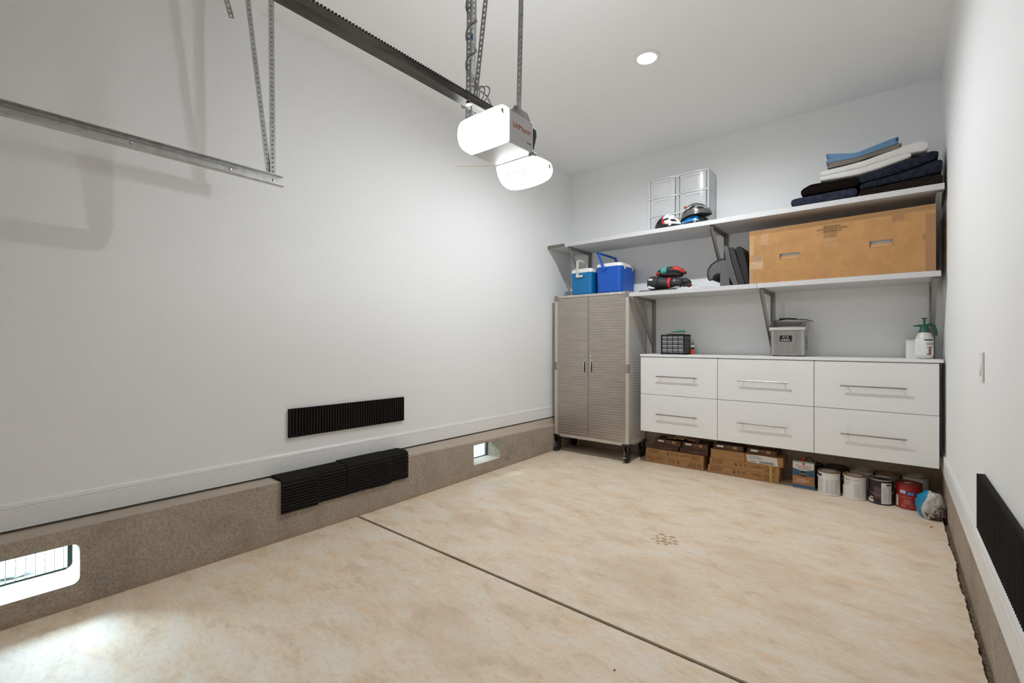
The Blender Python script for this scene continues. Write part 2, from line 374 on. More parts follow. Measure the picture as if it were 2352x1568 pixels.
# ---------------------------------------------------------------- perforated steel
def strap(mb, p0, p1, wdir, w=.028, th=.0022, pitch=.025, hole=.010):
    p0, p1 = Vector(p0), Vector(p1); L = (p1-p0).length; t = (p1-p0)/L
    wd = Vector(wdir); wd = (wd-t*wd.dot(t)).normalized(); nn = t.cross(wd)
    for s_ in (-1, 1): mb.obox((p0+p1)/2+wd*s_*(w/2+hole/2)/2, t*L/2, wd*(w/2-hole/2)/2, nn*th/2)
    n = int(L/pitch); pit_ = L/n
    for i in range(n+1):
        a = max(0, i*pit_-(pit_-hole)/2); b = min(L, i*pit_+(pit_-hole)/2)
        mb.obox(p0+t*(a+b)/2, t*(b-a)/2, wd*hole/2, nn*th/2)
def angle(mb, p0, p1, w1, w2, w=.03, **kw):
    p0, p1 = Vector(p0), Vector(p1); t = (p1-p0).normalized()
    a = Vector(w1); a = (a-t*a.dot(t)).normalized(); b = Vector(w2); b = (b-t*b.dot(t)).normalized()
    strap(mb, p0+a*w/2, p1+a*w/2, a, w, **kw); strap(mb, p0+b*w/2, p1+b*w/2, b, w, **kw)

# ---------------------------------------------------------------- garage door track with hangers
t = thing('door_track', 'galvanized overhead door track ending in mid air by left wall', 'garage door track', (-2.7, 1.19, 2.13))
X = -2.70
c_ = MB(); z0, z1 = 2.133, 2.192
prof = [(X+.028, z1-.004), (X+.028, z1), (X, z1), (X-.002, z1-.004), (X-.002, z0+.004), (X, z0), (X+.024, z0), (X+.028, z0+.004), (X+.028, z0+.008), (X+.0255, z0+.008), (X+.0245, z0+.0035), (X+.001, z0+.0035), (X+.001, z1-.004)]
c_.prism(prof, 'Y', YF+.1, 1.197); c_.obj('channel', GALV, t)
MB().box(X+.0015, X+.004, YF+.1, .97, z1-.020, z1-.0165).obj('reinforcing_rib', DGALV, t)
for y in (.52, .93, 1.15): MB().lathe([(.0001, 0), (.006, .0), (.007, .003), (.005, .006), (.0001, .007)], (X+.001, y, 2.163), 12, 'X').obj('bolt', CHROME, t)
m1 = MB(); angle(m1, (X-.006, 1.165, 2.15), (X-.006, 1.148, ZC), (0, -1, 0), (-1, -.25, 0), .03); m1.obj('vertical_hanger', DGALV, t)
m1 = MB(); angle(m1, (X-.014, 1.145, 2.19), (X-.014, 1.00, ZC), (0, -1, 0), (-1, -.25, 0), .026); m1.obj('diagonal_hanger', DGALV, t)
m1 = MB(); strap(m1, (X-.02, .94, ZC-.02), (X-.02, 1.2, ZC-.02), (0, 0, 1), .03); m1.obj('ceiling_angle', DGALV, t)
m1 = MB(); strap(m1, (-2.92, 1.01, 3.10), (-2.92, .93, ZC), (0, 1, .2), .03); tag(m1.obj('angle_strap', DGALV), 'tip of a perforated steel strap at the top edge above the track', 'strap')

# ---------------------------------------------------------------- garage door opener
t = thing('garage_door_opener', 'ceiling hung garage door opener with two lit white lenses and long rail', 'garage door opener', (-1.43, 1.65, 2.14))
bx0, bx1, by0, by1, bz0, bz1 = -1.545, -1.31, 1.56, 1.738, 2.140, 2.288
MB().box(bx0, bx1, by0, by1, bz0, bz1).obj('motor_housing', MOTOR, t, bevel=.006)
fl = [(1.562, 2.290), (1.535, 2.293), (1.512, 2.289), (1.490, 2.272), (1.477, 2.245), (1.471, 2.21), (1.476, 2.175), (1.490, 2.153), (1.512, 2.141), (1.562, 2.137)]
def chaikin(P, n=2):
    for _ in range(n):
        Q = [P[0]]
        for a, b in zip(P, P[1:]): Q += [(a[0]*.75+b[0]*.25, a[1]*.75+b[1]*.25), (a[0]*.25+b[0]*.75, a[1]*.25+b[1]*.75)]
        P = Q+[P[-1]]
    return P
def lens(prof, cx, hw, name, insetf, taper=.04):
    prof = chaikin(prof)
    rings = []
    cy = sum(p[0] for p in prof)/len(prof); cz = sum(p[1] for p in prof)/len(prof)
    hy, hz = (prof[0][0]+prof[-1][0])/2, (prof[0][1]+prof[-1][1])/2
    for u, k in ((-1, insetf), (-.985, .955), (-.955, .985), (-.90, 1), (-.7, 1), (-.35, 1), (0, 1), (.35, 1), (.7, 1), (.90, 1), (.955, .985), (.985, .955), (1, insetf)):
        q = 1-taper*abs(u)**3
        rings.append([(cx+u*hw, hy+(cy+(p[0]-cy)*k-hy)*(q if taper < .1 else 1), hz+(cz+(p[1]-cz)*k-hz)*q) for p in prof])
    b = MB(); b.loft(rings); return b.obj(name, LENS, t)
l1 = lens(fl, -1.43, .122, 'front_light_cover', .90)
MB().prism([(1.500, 2.262), (1.518, 2.268), (1.520, 2.240), (1.508, 2.248)], 'X', -1.31, -1.3075).obj('vent_cutout', GREY, l1)
rl = [(1.741, 2.137), (1.752, 2.094), (1.772, 2.062), (1.80, 2.040), (1.835, 2.031), (1.872, 2.041), (1.895, 2.075), (1.902, 2.105), (1.893, 2.132), (1.875, 2.146), (1.80, 2.143)]
l2 = lens(rl, -1.43, .122, 'rear_light_cover', .90, .17)
SLM = mat('slot_grey', (.25, .2, .18), .7)
for i in range(6):
    x = -1.452+i*.0145; sl = MB(); sl.obox((x, 1.7630, 2.079), (.0013, 0, 0), Vector((0, .010, -.0145))*(.45+.55*min(1, i/1.0)), (0, .0028, .0019)); sl.obj('vent_slot', SLM, l2)
for i in range(2): sl = MB(); sl.obox((-1.478-i*.014, 1.7595, 2.083), (.002, 0, 0), (0, .002, -.003), (0, .003, .002)); sl.obj('vent_slot', SLM, l2)
MB().prism([(1.857, 2.125), (1.874, 2.130), (1.876, 2.106), (1.862, 2.112)], 'X', -1.31, -1.3075).obj('vent_cutout', GREY, l2)
MB().text('LiftMaster', .034, SIDE(-1.3095, 1.652, 2.226), sx=.96).obj('lettering', mat('brand_red', (.42, .06, .03), .5), t)
MB().text('Security+', .009, SIDE(-1.3095, 1.705, 2.176)).obj('model_lettering', INK, t)
br = MB().prism([(1.580, 2.286), (1.598, 2.314), (1.690, 2.312), (1.714, 2.284)], 'X', -1.312, -1.3095)
br.box(-1.36, -1.31, 1.58, 1.714, 2.287, 2.290); MB().box(-1.552, -1.549, 1.58, 1.70, 2.28, 2.33).obj('mounting_bracket', DGALV, t)
br.obj('mounting_bracket', DGALV, t)
MB().lathe([(.0001, .0), (.014, .0), (.014, .012), (.022, .026), (.027, .044), (.022, .062), (.0001, .070)], (-1.43, 1.739, 2.205), 24, 'Y').obj('light_bulb', CANLIT, t, smooth=True)
ld = bpy.data.lights.new('bulb_lamp', 'POINT'); ld.energy = BULB_POWER; ld.shadow_soft_size = .03; ld.color = (.93, .968, 1)
lo = bpy.data.objects.new('bulb_lamp', ld); C.objects.link(lo); lo.parent = t; lo.location = Vector((-1.43, 1.845, 2.205))-t.location
MB().prism([(1.738, 2.165), (1.745, 2.16), (1.768, 2.235), (1.762, 2.262), (1.738, 2.265)], 'X', -1.36, -1.312).obj('control_cover', BLACK, t, bevel=.003)
MB().box(-1.33, -1.302, 1.725, 1.752, 2.128, 2.145).obj('hinge_clip', DGALV, t, bevel=.002)
rz = 2.290
rl_ = MB().prism([(-1.434, rz-.018), (-1.386, rz-.018), (-1.386, rz-.013), (-1.396, rz-.006), (-1.396, rz+.020), (-1.424, rz+.020), (-1.424, rz-.006), (-1.434, rz-.013)], 'Y', YF+.25, 1.60)
rl_.obj('rail', RAILM, t)
ch = MB(); y = .45
while y < 1.57: ch.box(-1.432, -1.398, y, y+.0065, rz+.021, rz+.030); y += .0125
ch.box(-1.428, -1.402, YF+.3, 1.57, rz+.020, rz+.0235)
ch.obj('toothed_belt', BLACKR, t)
MB().lathe([(.0001, -.008), (.012, -.008), (.012, .0), (.006, .004), (.006, .012), (.0001, .012)], (-1.40, 1.40, rz-.016), 12).obj('rail_bolt', CHROME, t)
m1 = MB(); angle(m1, (-1.309, 1.61, 2.292), (-1.309, 1.64, ZC), (1, 0, 0), (0, 1, 0), .026); m1.obj('right_hanger', DGALV, t)
m1 = MB(); angle(m1, (-1.553, 1.563, 2.30), (-1.553, 1.575, ZC), (-1, 0, 0), (0, 1, 0), .032); m1.obj('left_hanger', DGALV, t)
m1 = MB(); strap(m1, (-1.548, 1.575, 2.30), (-1.42, 1.60, ZC), (1, 0, 0), .030); m1.obj('cross_brace', DGALV, t)
cord = MB(); pts = []
for i in range(90):
    a = i*.33; pts.append((-1.560+.026*math.cos(a), 1.575+.026*math.sin(a), 2.48+i*.0075))
cord.tube(pts, .0035, 6); cord.tube([(p[0], p[1], p[2]+.009) for p in pts], .003, 6)
for k in range(4):
    cx_, R = -1.565+.012*k, .045+.008*k
    cord.tube([(cx_+R*math.cos(a), 1.56+.012*k+.25*R*math.sin(a), 2.42+.055*math.sin(a)) for a in [i*2*PI/22 for i in range(23)]], .0035, 6)
cord.tube([(-1.53, 1.59, 2.46), (-1.49, 1.61, 2.42), (-1.46, 1.63, 2.34), (-1.44, 1.64, 2.285)], .004, 6)
cord.tube([(-1.40, 1.41, 2.275), (-1.41, 1.43, 2.25), (-1.43, 1.48, 2.24), (-1.45, 1.56, 2.27)], .003, 6)
cord.obj('power_cord', mat('cord_grey', (.20, .20, .19), .5), t, smooth=True)
MB().tube([(-1.53, 1.55, 2.70), (-1.528, 1.548, 2.685), (-1.527, 1.547, 2.67)], [.003, .008, .004], 8).obj('wire_nut', mat('wire_nut_blue', (.02, .12, .3), .5), t)
MB().tube([(-1.50, 1.73, 2.136), (-1.515, 1.70, 2.125), (-1.545, 1.64, 2.110), (-1.60, 1.58, 2.105), (-1.64, 1.55, 2.105)], .0012, 5).obj('antenna_wire', mat('wire_yellow', (.55, .38, .14), .5), t)

# ---------------------------------------------------------------- black ribbed foam
def ridged(mb, a0, a1, base, depth, n, f):   # rows along a; f(a, off) -> ring points
    rings = []
    for i in range(n):
        p = (a1-a0)/n
        rings.append(f(a0+p*i+p*.04, base)); rings.append(f(a0+p*(i+.30), base+depth)); rings.append(f(a0+p*(i+.70), base+depth)); rings.append(f(a0+p*(i+.96), base))
    mb.loft(rings)
b = MB(); ridged(b, 1.434, 2.378, .008, .014, 46, lambda y, o: [(XL+.001, y, .612), (XL+o, y, .612), (XL+o, y, .804), (XL+.001, y, .804)])
tag(b.obj('foam_panel', FOAM), 'long black ribbed foam strip mounted alone on the white left wall', 'foam panel')
b = MB(); ridged(b, 1.20, 2.690, .008, .018, 74, lambda y, o: [(XR-.001, y, .500), (XR-o, y, .500), (XR-o, y, .722), (XR-.001, y, .722)])
tag(b.obj('foam_panel', FOAM), 'black ribbed foam strip on the right wall at photo edge', 'foam panel')
lab = ['black foam panel draped over curb, nearest the camera of five', 'black foam panel draped over curb, second from the camera of five', 'black foam panel draped over curb, middle one of five', 'black foam panel draped over curb, second from the cabinet end of five', 'black foam panel draped over curb, nearest the steel cabinet of five']
ys = [1.322, 1.562, 1.772, 1.958, 2.14, 2.315]
for i in range(5):
    y0, y1 = ys[i]+.001, ys[i+1]-.001; n = 18; ring0 = []
    tilt = (.004, -.003, .002, .005, -.002)[i]
    path = []                                # outline across the curb: up its face, over the edge, back to the wall
    xf = face_x((y0+y1)/2)+.004
    L1 = .205; zt = .385; zb = zt-L1-.012*(i == 0)-(.004 if i % 2 else 0)
    L2 = .125
    def at_(s_, off):
        if s_ < L1-.02: return (xf+off, zb+s_)
        q = s_-(L1-.02)
        if q < .03: a = q/.03*PI/2; return (xf-.02+(.02+off)*math.cos(a), zb+L1-.02+(.02+off)*math.sin(a))
        return (xf-.02-(q-.03), zb+L1+off)
    tot = L1-.02+.03+L2; pts = []
    for k in range(n):
        for fr_, o in ((.02, .003), (.30, .014), (.62, .014), (.94, .003)): pts.append(at_(tot*(k+fr_)/n, o+tilt))
    inner = [at_(tot*k/40, tilt*.2) for k in range(41)][::-1]
    ring = [(x, z) for x, z in pts+inner]
    b = MB(); b.loft([[(x, y, z) for x, z in ring] for y in (y0, y1)])
    tag(b.obj('foam_panel', FOAM), lab[i], 'foam panel', 'ribbed foam panels draped over the left curb')

# ---------------------------------------------------------------- light switch
t = thing('light_switch', 'white rocker light switch plate on the right wall', 'light switch', (XR, 2.75, 1.155))
MB().box(XR-.007, XR, 2.712, 2.790, 1.093, 1.219).obj('cover_plate', WHITEP, t, bevel=.003)
MB().prism([(XR-.006, 1.122), (XR-.013, 1.122), (XR-.009, 1.156), (XR-.006, 1.190)], 'Y', 2.733, 2.768).obj('rocker', WHITEP, t, bevel=.001)

# ---------------------------------------------------------------- wall-hung drawer cabinets
DY = 4.55; UW = [(-2.030, -1.2755), (-1.2735, -.5165), (-.5145, .2495)]
H = [[(-1.854, -1.452)], [(-1.098, -.694)], [(-.334, .07)]]
dl = ['white two drawer wall cabinet next to the steel cabinet', 'white two drawer wall cabinet in the middle of the three', 'white two drawer wall cabinet next to the right wall']
for i, (x0, x1) in enumerate(UW):
    t = thing('drawer_cabinet', dl[i], 'cabinet', ((x0+x1)/2, 4.75, .35), 'wall hung drawer cabinets')
    MB().box(x0+.002, x1-.002, DY+.021, YB-.014, .356, 1.118).obj('body', CARC, t)
    for k, (z0, z1) in enumerate(((.352, .731), (.735, 1.110))):
        d = MB().box(x0+.001, x1-.001, DY, DY+.019, z0, z1).obj('drawer', WHITEL, t, bevel=.001)
        hz = (.541, .921)[k]; hx0, hx1 = H[i][0]
        hb = MB().tube([(hx0, DY-.035, hz), (hx1, DY-.035, hz)], .0058, 12)
        for q in (hx0+.042, hx1-.035): hb.tube([(q, DY-.035, hz), (q, DY+.001, hz)], .0042, 10)
        hb.obj('handle', BARM, d)
tag(MB().box(-2.034, .272, DY-.006, YB-.014, 1.1185, 1.142).obj('countertop', WHITEL, bevel=.001), 'white laminate top running over the three drawer cabinets', 'countertop')

# ---------------------------------------------------------------- shelves and brackets
SY = 4.435
UZ0, UZ1, LZ0, LZ1 = 2.345, 2.388, 1.733, 1.774
tag(MB().box(-2.895, .270, SY, YB-.001, UZ0, UZ1).obj('shelf_board', SHELF, bevel=.002), 'long grey painted upper shelf carrying drawers and blankets', 'shelf')
t = thing('shelf_board', 'short shelf piece with dark raw edge reaching the left wall', 'shelf', (-3.0, 4.7, UZ0))
MB().box(-3.128, -2.897, SY+.003, YB-.001, UZ0+.006, UZ1-.002).obj('panel', SHELF, t)
MB().box(-3.128, -2.897, SY, SY+.003, UZ0+.006, UZ1-.002).obj('front_edge', SHEDGE, t)
tag(MB().box(-2.108, -.920, SY, YB-.001, LZ0, LZ1).obj('shelf_board', SHELF, bevel=.002), 'grey lower shelf board from the steel cabinet to the seam', 'shelf')
tag(MB().box(-.918, .252, SY, YB-.001, LZ0, LZ1).obj('shelf_board', SHELF, bevel=.002), 'grey lower shelf board under the big cardboard box', 'shelf')
def bracket(x, zt, label, holes=False):
    t = thing('shelf_bracket', label, 'bracket', (x, YB, zt), 'steel shelf brackets')
    dr = .565 if zt > 2 else .59
    m = MB().box(x-.017, x+.017, YB-.006, YB-.002, zt-dr, zt)
    m.box(x-.017, x-.014, YB-.034, YB-.004, zt-dr, zt); m.obj('wall_upright', BRKT, t)
    m = MB().box(x-.016, x+.016, SY+.012, YB-.006, zt-.004, zt-.001).box(x-.016, x-.013, SY+.012, YB-.006, zt-.032, zt-.001); m.obj('shelf_arm', BRKT, t)
    m = MB(); a_, b_ = Vector((x-.004, SY+.022, zt-.012)), Vector((x-.004, YB-.02, zt-.50))
    if holes: strap(m, a_, b_, (1, 0, 0), .032, .003, .05, .011)
    else: m.obox((a_+b_)/2, (b_-a_)/2, (.013, 0, 0), Vector((0, .0011, .001)))
    m.obox(((x-.020), (SY+.022+YB-.02)/2, zt-.256), (.0015, 0, 0), Vector((0, YB-SY-.042, -.488))/2, Vector((0, .0097, .009))*1.0); m.obj('strut', BRKT, t)
    for z in (zt-.05, zt-.24, zt-.43): MB().lathe([(.0001, -.006), (.005, -.005), (.006, 0), (.0001, 0)], (x, YB-.005, z), 10, 'Y').obj('screw', CHROME, t)
bracket(-2.845, UZ0, 'steel bracket under the upper shelf behind the coolers')
bracket(-1.300, UZ0, 'steel bracket under the upper shelf beside the grey seat')
bracket(.248, UZ0, 'steel bracket under the upper shelf at the right wall')
bracket(-2.045, LZ0, 'steel bracket under the lower shelf beside the steel cabinet', True)
bracket(-.885, LZ0, 'steel bracket under the lower shelf above the ice maker')
bracket(.228, LZ0, 'steel bracket under the lower shelf behind the spray bottle')

# ---------------------------------------------------------------- rolling steel cabinet
t = thing('rolling_cabinet', 'tall ribbed steel rolling cabinet with two doors in the corner', 'cabinet', (-2.6, 4.7, 0))
ax0, ax1, ay0, ay1 = -3.058, -2.128, 4.48, 4.90
pm = MB()
for x in (ax0, ax1-.042):
    for y in (ay0, ay1-.035): pm.box(x, x+.042, y, y+.035, .198, 1.77)
pm.box(ax0+.042, ax1-.042, ay0+.002, ay0+.03, .178, .212)
pm.box(ax0+.042, ax1-.042, ay1-.03, ay1, .178, .212)
pm.box(ax0, ax0+.03, ay0+.03, ay1-.03, .178, .212).box(ax1-.03, ax1, ay0+.03, ay1-.03, .178, .212)
pm.obj('frame', POST, t, bevel=.003)
MB().box(ax0, ax1, ay0, ay1, 1.770, 1.797).obj('top', POST, t, bevel=.003)
def ribs(a0, a1, zz0, zz1, plane, out, side=False, pitch=.029, dep=.0024):
    if side: dep = .0013
    pr = []; z = zz0; n = int((zz1-zz0)/pitch); p = (zz1-zz0)/n
    for i in range(n):
        z = zz0+i*p; pr += [(plane, z), (plane, z+p*.60), (plane+out*dep, z+p*.70), (plane+out*dep, z+p*.88), (plane, z+p*.98)]
    pr.append((plane, zz1)); pr += [(plane-out*.016, zz1), (plane-out*.016, zz0)]
    b = MB()
    if side: b.loft([[(q[0], y, q[1]) for q in pr] for y in (a0, a1)])
    else: b.loft([[(x, q[0], q[1]) for q in pr] for x in (a0, a1)])
    return b
xm = -2.612
for k, (x0, x1) in enumerate(((ax0+.043, xm-.002), (xm+.002, ax1-.044))):
    d = ribs(x0, x1, .214, 1.768, ay0+.004, -1).obj('door', RIBM, t)
    hx = (xm-.045, xm+.042)[k]
    h = MB().box(hx-.016, hx+.016, ay0-.001, ay0+.002, .905, 1.070)
    h.obj('handle_plate', POST, d, bevel=.004)
    h = MB().tube([(hx, ay0, .93), (hx, ay0-.016, .938), (hx, ay0-.020, .96), (hx, ay0-.020, 1.01), (hx, ay0-.016, 1.037), (hx, ay0, 1.045)], .0055, 10); h.obj('handle', CHROME, d, smooth=True)
    MB().box(hx-.009, hx+.009, ay0-.002, ay0-.0005, .925, 1.05).obj('recess', BLACK, d)
    MB().box(x0, x1, ay0+.0005, ay0+.0012, .846, .849).obj('door_seam', CAPM, d)
    if k == 1: MB().lathe([(.0001, -.008), (.009, -.008), (.011, -.003), (.011, .002)], (hx-.006, ay0+.002, 1.110), 16, 'Y').obj('lock', CHROME, d)
ribs(ay0+.035, ay1-.035, .20, 1.768, ax1-.006, 1, True).obj('side_panel', mat('side_steel', (.62, .60, .57), .42, .4), t)
ribs(ay0+.035, ay1-.035, .20, 1.768, ax0+.006, -1, True).obj('side_panel', MATS['side_steel'], t)
MB().box(ax0+.03, ax1-.03, ay1-.012, ay1-.006, .20, 1.77).obj('back_panel', MATS['side_steel'], t)
for x in (ax0, ax1):
    for y in (ay0, ay1):
        sx, sy = (1 if x == ax0 else -1), (1 if y == ay0 else -1)
        MB().box(min(x-sx*.003, x+sx*.046), max(x-sx*.003, x+sx*.046), min(y-sy*.003, y+sy*.04), max(y-sy*.003, y+sy*.04), 1.735, 1.7995).obj('corner_cap', CAPM, t, bevel=.003)
        MB().box(min(x-sx*.002, x+sx*.034), max(x-sx*.002, x+sx*.034), min(y-sy*.002, y+sy*.03), max(y-sy*.002, y+sy*.03), .942, 1.035).obj('joint_cover', CAPM, t, bevel=.002)
MB().box(-2.345, -2.225, ay0-.0012, ay0, 1.776, 1.792).obj('name_plate', WHITEP, t)
MB().text('ULTRAHD', .0155, FRONT(-2.285, ay0-.0016, 1.7838), sx=1.25).obj('lettering', INK, t)
for i, (x, y) in enumerate(((ax0+.03, ay0+.03), (ax1-.03, ay0+.03), (ax0+.03, ay1-.03), (ax1-.03, ay1-.03))):
    ca = MB().box(x-.045, x+.045, y-.04, y+.04, .176, .196).prism([(x-.026, .18), (x-.030, .10), (x-.024, .05), (x-.018, .05), (x-.018, .18)], 'Y', y-.03, y+.03).prism([(x+.026, .18), (x+.030, .10), (x+.024, .05), (x+.018, .05), (x+.018, .18)], 'Y', y-.03, y+.03)
    c0 = ca.obj('caster', BLACK, t, bevel=.003)
    MB().lathe([(.012, -.016), (.050, -.014), (.055, -.008), (.055, .008), (.050, .014), (.012, .016)], (x, y, .0555), 28, 'X').obj('wheel', BLACKR, c0, smooth=False)
    if i < 2: MB().box(x-.016, x+.016, y-.075, y-.035, .062, .070).box(x-.012, x-.008, y-.05, y-.03, .07, .13).obj('brake_pedal', CHROME, c0, bevel=.002)

# ---------------------------------------------------------------- coolers on the cabinet
def cooler(label, x0, x1, y0, y1, z0, zb, zl, body, handm, pv, hz, hx, latches, r):
    t = thing('cooler', label, 'cooler', ((x0+x1)/2, (y0+y1)/2, z0), 'picnic coolers on the steel cabinet')
    rings = []
    for z, k in ((z0, .012), (z0+.012, .004), (z0+.02, .003), ((z0+zb)/2, 0), (zb, -.004)):
        rings.append([(x, y, z) for x, y in rrect(x0+k, x1-k, y0+k, y1-k, r)])
    MB().loft(rings).obj('body', body, t, smooth=False, bevel=.002)
    rings = []
    for z, k in ((zb, -.006), (zl-.02, -.004), (zl-.006, .0), (zl, .010)): rings.append([(x, y, z) for x, y in rrect(x0+k, x1-k, y0+k, y1-k, r)])
    MB().loft(rings).obj('lid', WHITEP, t)
    h = MB(); ya, yb_ = y0-.016, y1+.016; w_ = .022
    for y in (ya, yb_):
        a = Vector((pv[0], y, pv[1])); b = Vector((hx, y, hz)); d = (b-a).normalized(); n = Vector((0, 1, 0)).cross(d)
        h.obox((a+b)/2, d*((b-a).length/2+.01), n*w_/2*1.15, (0, .008, 0))
        h.lathe([(.0001, -.010), (.020, -.009), (.020, .009), (.0001, .010)], (pv[0], y, pv[1]), 18, 'Y')
    h.obox((hx, (ya+yb_)/2, hz), (w_/2, 0, 0), (0, (yb_-ya)/2+.008, 0), (0, 0, w_/2)); h.obj('handle', handm, t, bevel=.004)
    for ly in latches: MB().box(x1-.002, x1+.010, ly-.015, ly+.015, zb-.028, zb+.022).obj('latch', CREAM, t, bevel=.003)
    return t
t = cooler('small teal blue cooler with white lid and cream handle', -2.852, -2.590, 4.505, 4.685, 1.7985, 2.045, 2.090, BLUE1, CREAM, (-2.757, 2.01), 2.185, -2.757, (), .035)
MB().box(-2.772, -2.690, 4.480, 4.494, 1.990, 2.015).obj('handle_foot', CREAM, t, bevel=.004)
cooler('larger royal blue cooler with white lid and blue handle', -2.535, -2.236, 4.505, 4.875, 1.7985, 2.080, 2.118, BLUE2, BLUE2, (-2.425, 2.055), 2.235, -2.497, (4.60, 4.79), .05)

# ---------------------------------------------------------------- clear plastic drawer towers
CL = bpy.data.materials.new('clear_plastic'); CL.use_nodes = True
k = NB(CL); k.b.inputs['Base Color'].default_value = (.90, .91, .92, 1); k.b.inputs['Roughness'].default_value = .15
k.b.inputs['Alpha'].default_value = .40
CLW = mat('milky_plastic', (.86, .87, .88), .3, alpha=.82)
CLS = mat('side_plastic', (.86, .87, .88), .3, alpha=.42)
for i, (x0, x1) in enumerate(((-2.008, -1.706), (-1.702, -1.400))):
    y0, y1, z0 = 4.70, 4.925, UZ1+.0005
    t = thing('drawer_tower', ['clear plastic three drawer tower, left of the pair on upper shelf', 'clear plastic three drawer tower, right of the pair behind helmets'][i], 'storage drawers', ((x0+x1)/2, 4.8, z0), 'clear plastic drawer towers')
    def bow(x, d=.028): u = (x-x0)/(x1-x0)*2-1; return y0-d*(1-u*u)
    xs = [x0+(x1-x0)*q/12 for q in range(13)]
    zs = [z0+.002+j*.188 for j in range(4)]
    for xx in (x0, x1-.003): MB().box(xx, xx+.003, y0, y1, z0, zs[3]+.004).obj('side_panel', CLS, t)
    MB().box(x0+.003, x1-.003, y1-.003, y1, z0, zs[3]).obj('back_panel', CL, t)
    fr = MB()
    for z in zs:
        fr.prism([(x, bow(x)-.004) for x in xs]+[(x, bow(x)+.010) for x in reversed(xs)], 'Z', z-.004 if z > z0+.01 else z, z+.006)
        for xx in (x0, x1-.008): fr.box(xx, xx+.008, y0, y1, z, z+.010)
    for xx in (x0, x1-.010): fr.box(xx, xx+.010, y0-.002, y0+.006, z0, zs[3]); fr.box(xx, xx+.010, y1-.012, y1, z0, zs[3])
    fr.obj('frame', CLW, t)
    tp = MB().prism([(x, bow(x)) for x in xs]+[(x1, y1), (x0, y1)], 'Z', zs[3]+.002, zs[3]+.006); tp.obj('top', CLS, t)
    for j in range(3):
        a, b = zs[j]+.012, zs[j+1]-.008; d = MB()
        d.prism([(x, bow(x, .024)+.001) for x in xs[1:-1]]+[(x, bow(x, .024)+.0035) for x in reversed(xs[1:-1])], 'Z', a, b)
        d.box(x0+.014, x1-.014, y0+.01, y1-.01, a, a+.003).box(x0+.014, x0+.017, y0, y1-.01, a, b-.02).box(x1-.017, x1-.014, y0, y1-.01, a, b-.02).box(x0+.014, x1-.014, y1-.013, y1-.010, a, b-.02)
        dd = d.obj('drawer', CL, t)
        MB().prism([(x, bow(x, .024)-.010) for x in xs[3:-3]]+[(x, bow(x, .024)+.001) for x in reversed(xs[3:-3])], 'Z', b-.028, b-.020).obj('pull_lip', CLS, dd)

# ---------------------------------------------------------------- helmets
def helmet(name, label, c, rot, L, W, Hh, matf, extra=None, vents=True):
    t = thing(name, label, 'helmet', c, 'bicycle helmets on the upper shelf')
    b = MB(); nu, nv = 200, 66
    VT = [(-.52, 32, .19, 8), (-.05, 34, .24, 8), (.50, 33, .21, 9), (-.40, 58, .20, 6), (.12, 60, .24, 6.5), (.60, 60, .15, 7), (-.15, 84, .26, 4.5), (.45, 84, .18, 5)]
    def pt(u, v, s=1.0):
        a = 2*PI*u/nu; e = PI/2*v/nv
        x = math.cos(a)*math.cos(e); y = math.sin(a)*math.cos(e); z = math.sin(e)
        ph = math.degrees(math.atan2(z, abs(y)+1e-6))
        ridge = 1+.022*math.cos(math.radians(ph*13.5))*(1-abs(x))
        tail = 1+.10*max(0, x)**3*math.cos(e)
        return Vector((x*L/2*tail, y*W/2*ridge, z*Hh*ridge*(1-.08*max(0, x))-.012*(x**2)*math.cos(e)))*s
    def isvent(u, v):
        a = (u+.5)/nu*2*PI; e = PI/2*(v+.5)/nv
        x = math.cos(a)*math.cos(e); y = math.sin(a)*math.cos(e); ph = math.degrees(math.atan2(math.sin(e), abs(y)))
        return any(((x-c0)/hl)**2+((ph-p0-(x-c0)*14)/hw_)**2 < 1 for c0, p0, hl, hw_ in VT)
    V = [[b.bm.verts.new(pt(u, v)) for u in range(nu)] for v in range(nv)]; top = b.bm.verts.new(pt(0, nv))
    for v in range(nv-1):
        for u in range(nu):
            if isvent(u, v): continue
            f_ = b.bm.faces.new((V[v][u], V[v][(u+1) % nu], V[v+1][(u+1) % nu], V[v+1][u])); f_.material_index = matf[1](u/nu, v/nv) if matf[1] else 0
    for u in range(nu): b.bm.faces.new((V[-1][u], V[-1][(u+1) % nu], top))
    sh = b.obj('shell', matf[0][0], t, smooth=True, solid=.006, origin=None)
    for m_ in matf[0][1:]: sh.data.materials.append(m_)
    for v in sh.data.vertices: v.co += Vector(c)            # obj() subtracts the origin
    b = MB(); V = [[b.bm.verts.new(pt(u, v, .93)+Vector(c)) for u in range(nu)] for v in range(nv)]
    for v in range(nv-1):
        for u in range(nu): b.bm.faces.new((V[v][u], V[v][(u+1) % nu], V[v+1][(u+1) % nu], V[v+1][u]))
    b.bm.faces.new(V[-1]); b.bm.faces.new(V[0][::-1]); b.obj('padding', BLACKR, t, smooth=False)
    st = MB()
    for s_ in (-1, 1): st.tube([Vector(c)+Vector((-.02, s_*W*.46, .005)), Vector(c)+Vector((.03, s_*W*.50, -.012+.006)), Vector(c)+Vector((.08, s_*W*.42, .004))], .004, 6)
    st.obj('chin_strap', BLACKR, t)
    if extra: extra(t, Vector(c))
    t.rotation_euler = rot; return t
HK = mat('helmet_black', (.010, .010, .012), .18, coat=.5); HW = mat('helmet_white', (.75, .74, .73), .25); HR = mat('helmet_red', (.55, .04, .02), .3)
HG = mat('helmet_grey', (.11, .105, .105), .22, .25, coat=.4); HB = mat('helmet_blue', (.01, .21, .62), .25, coat=.3); HS = mat('helmet_silver', (.33, .33, .34), .3, .3)
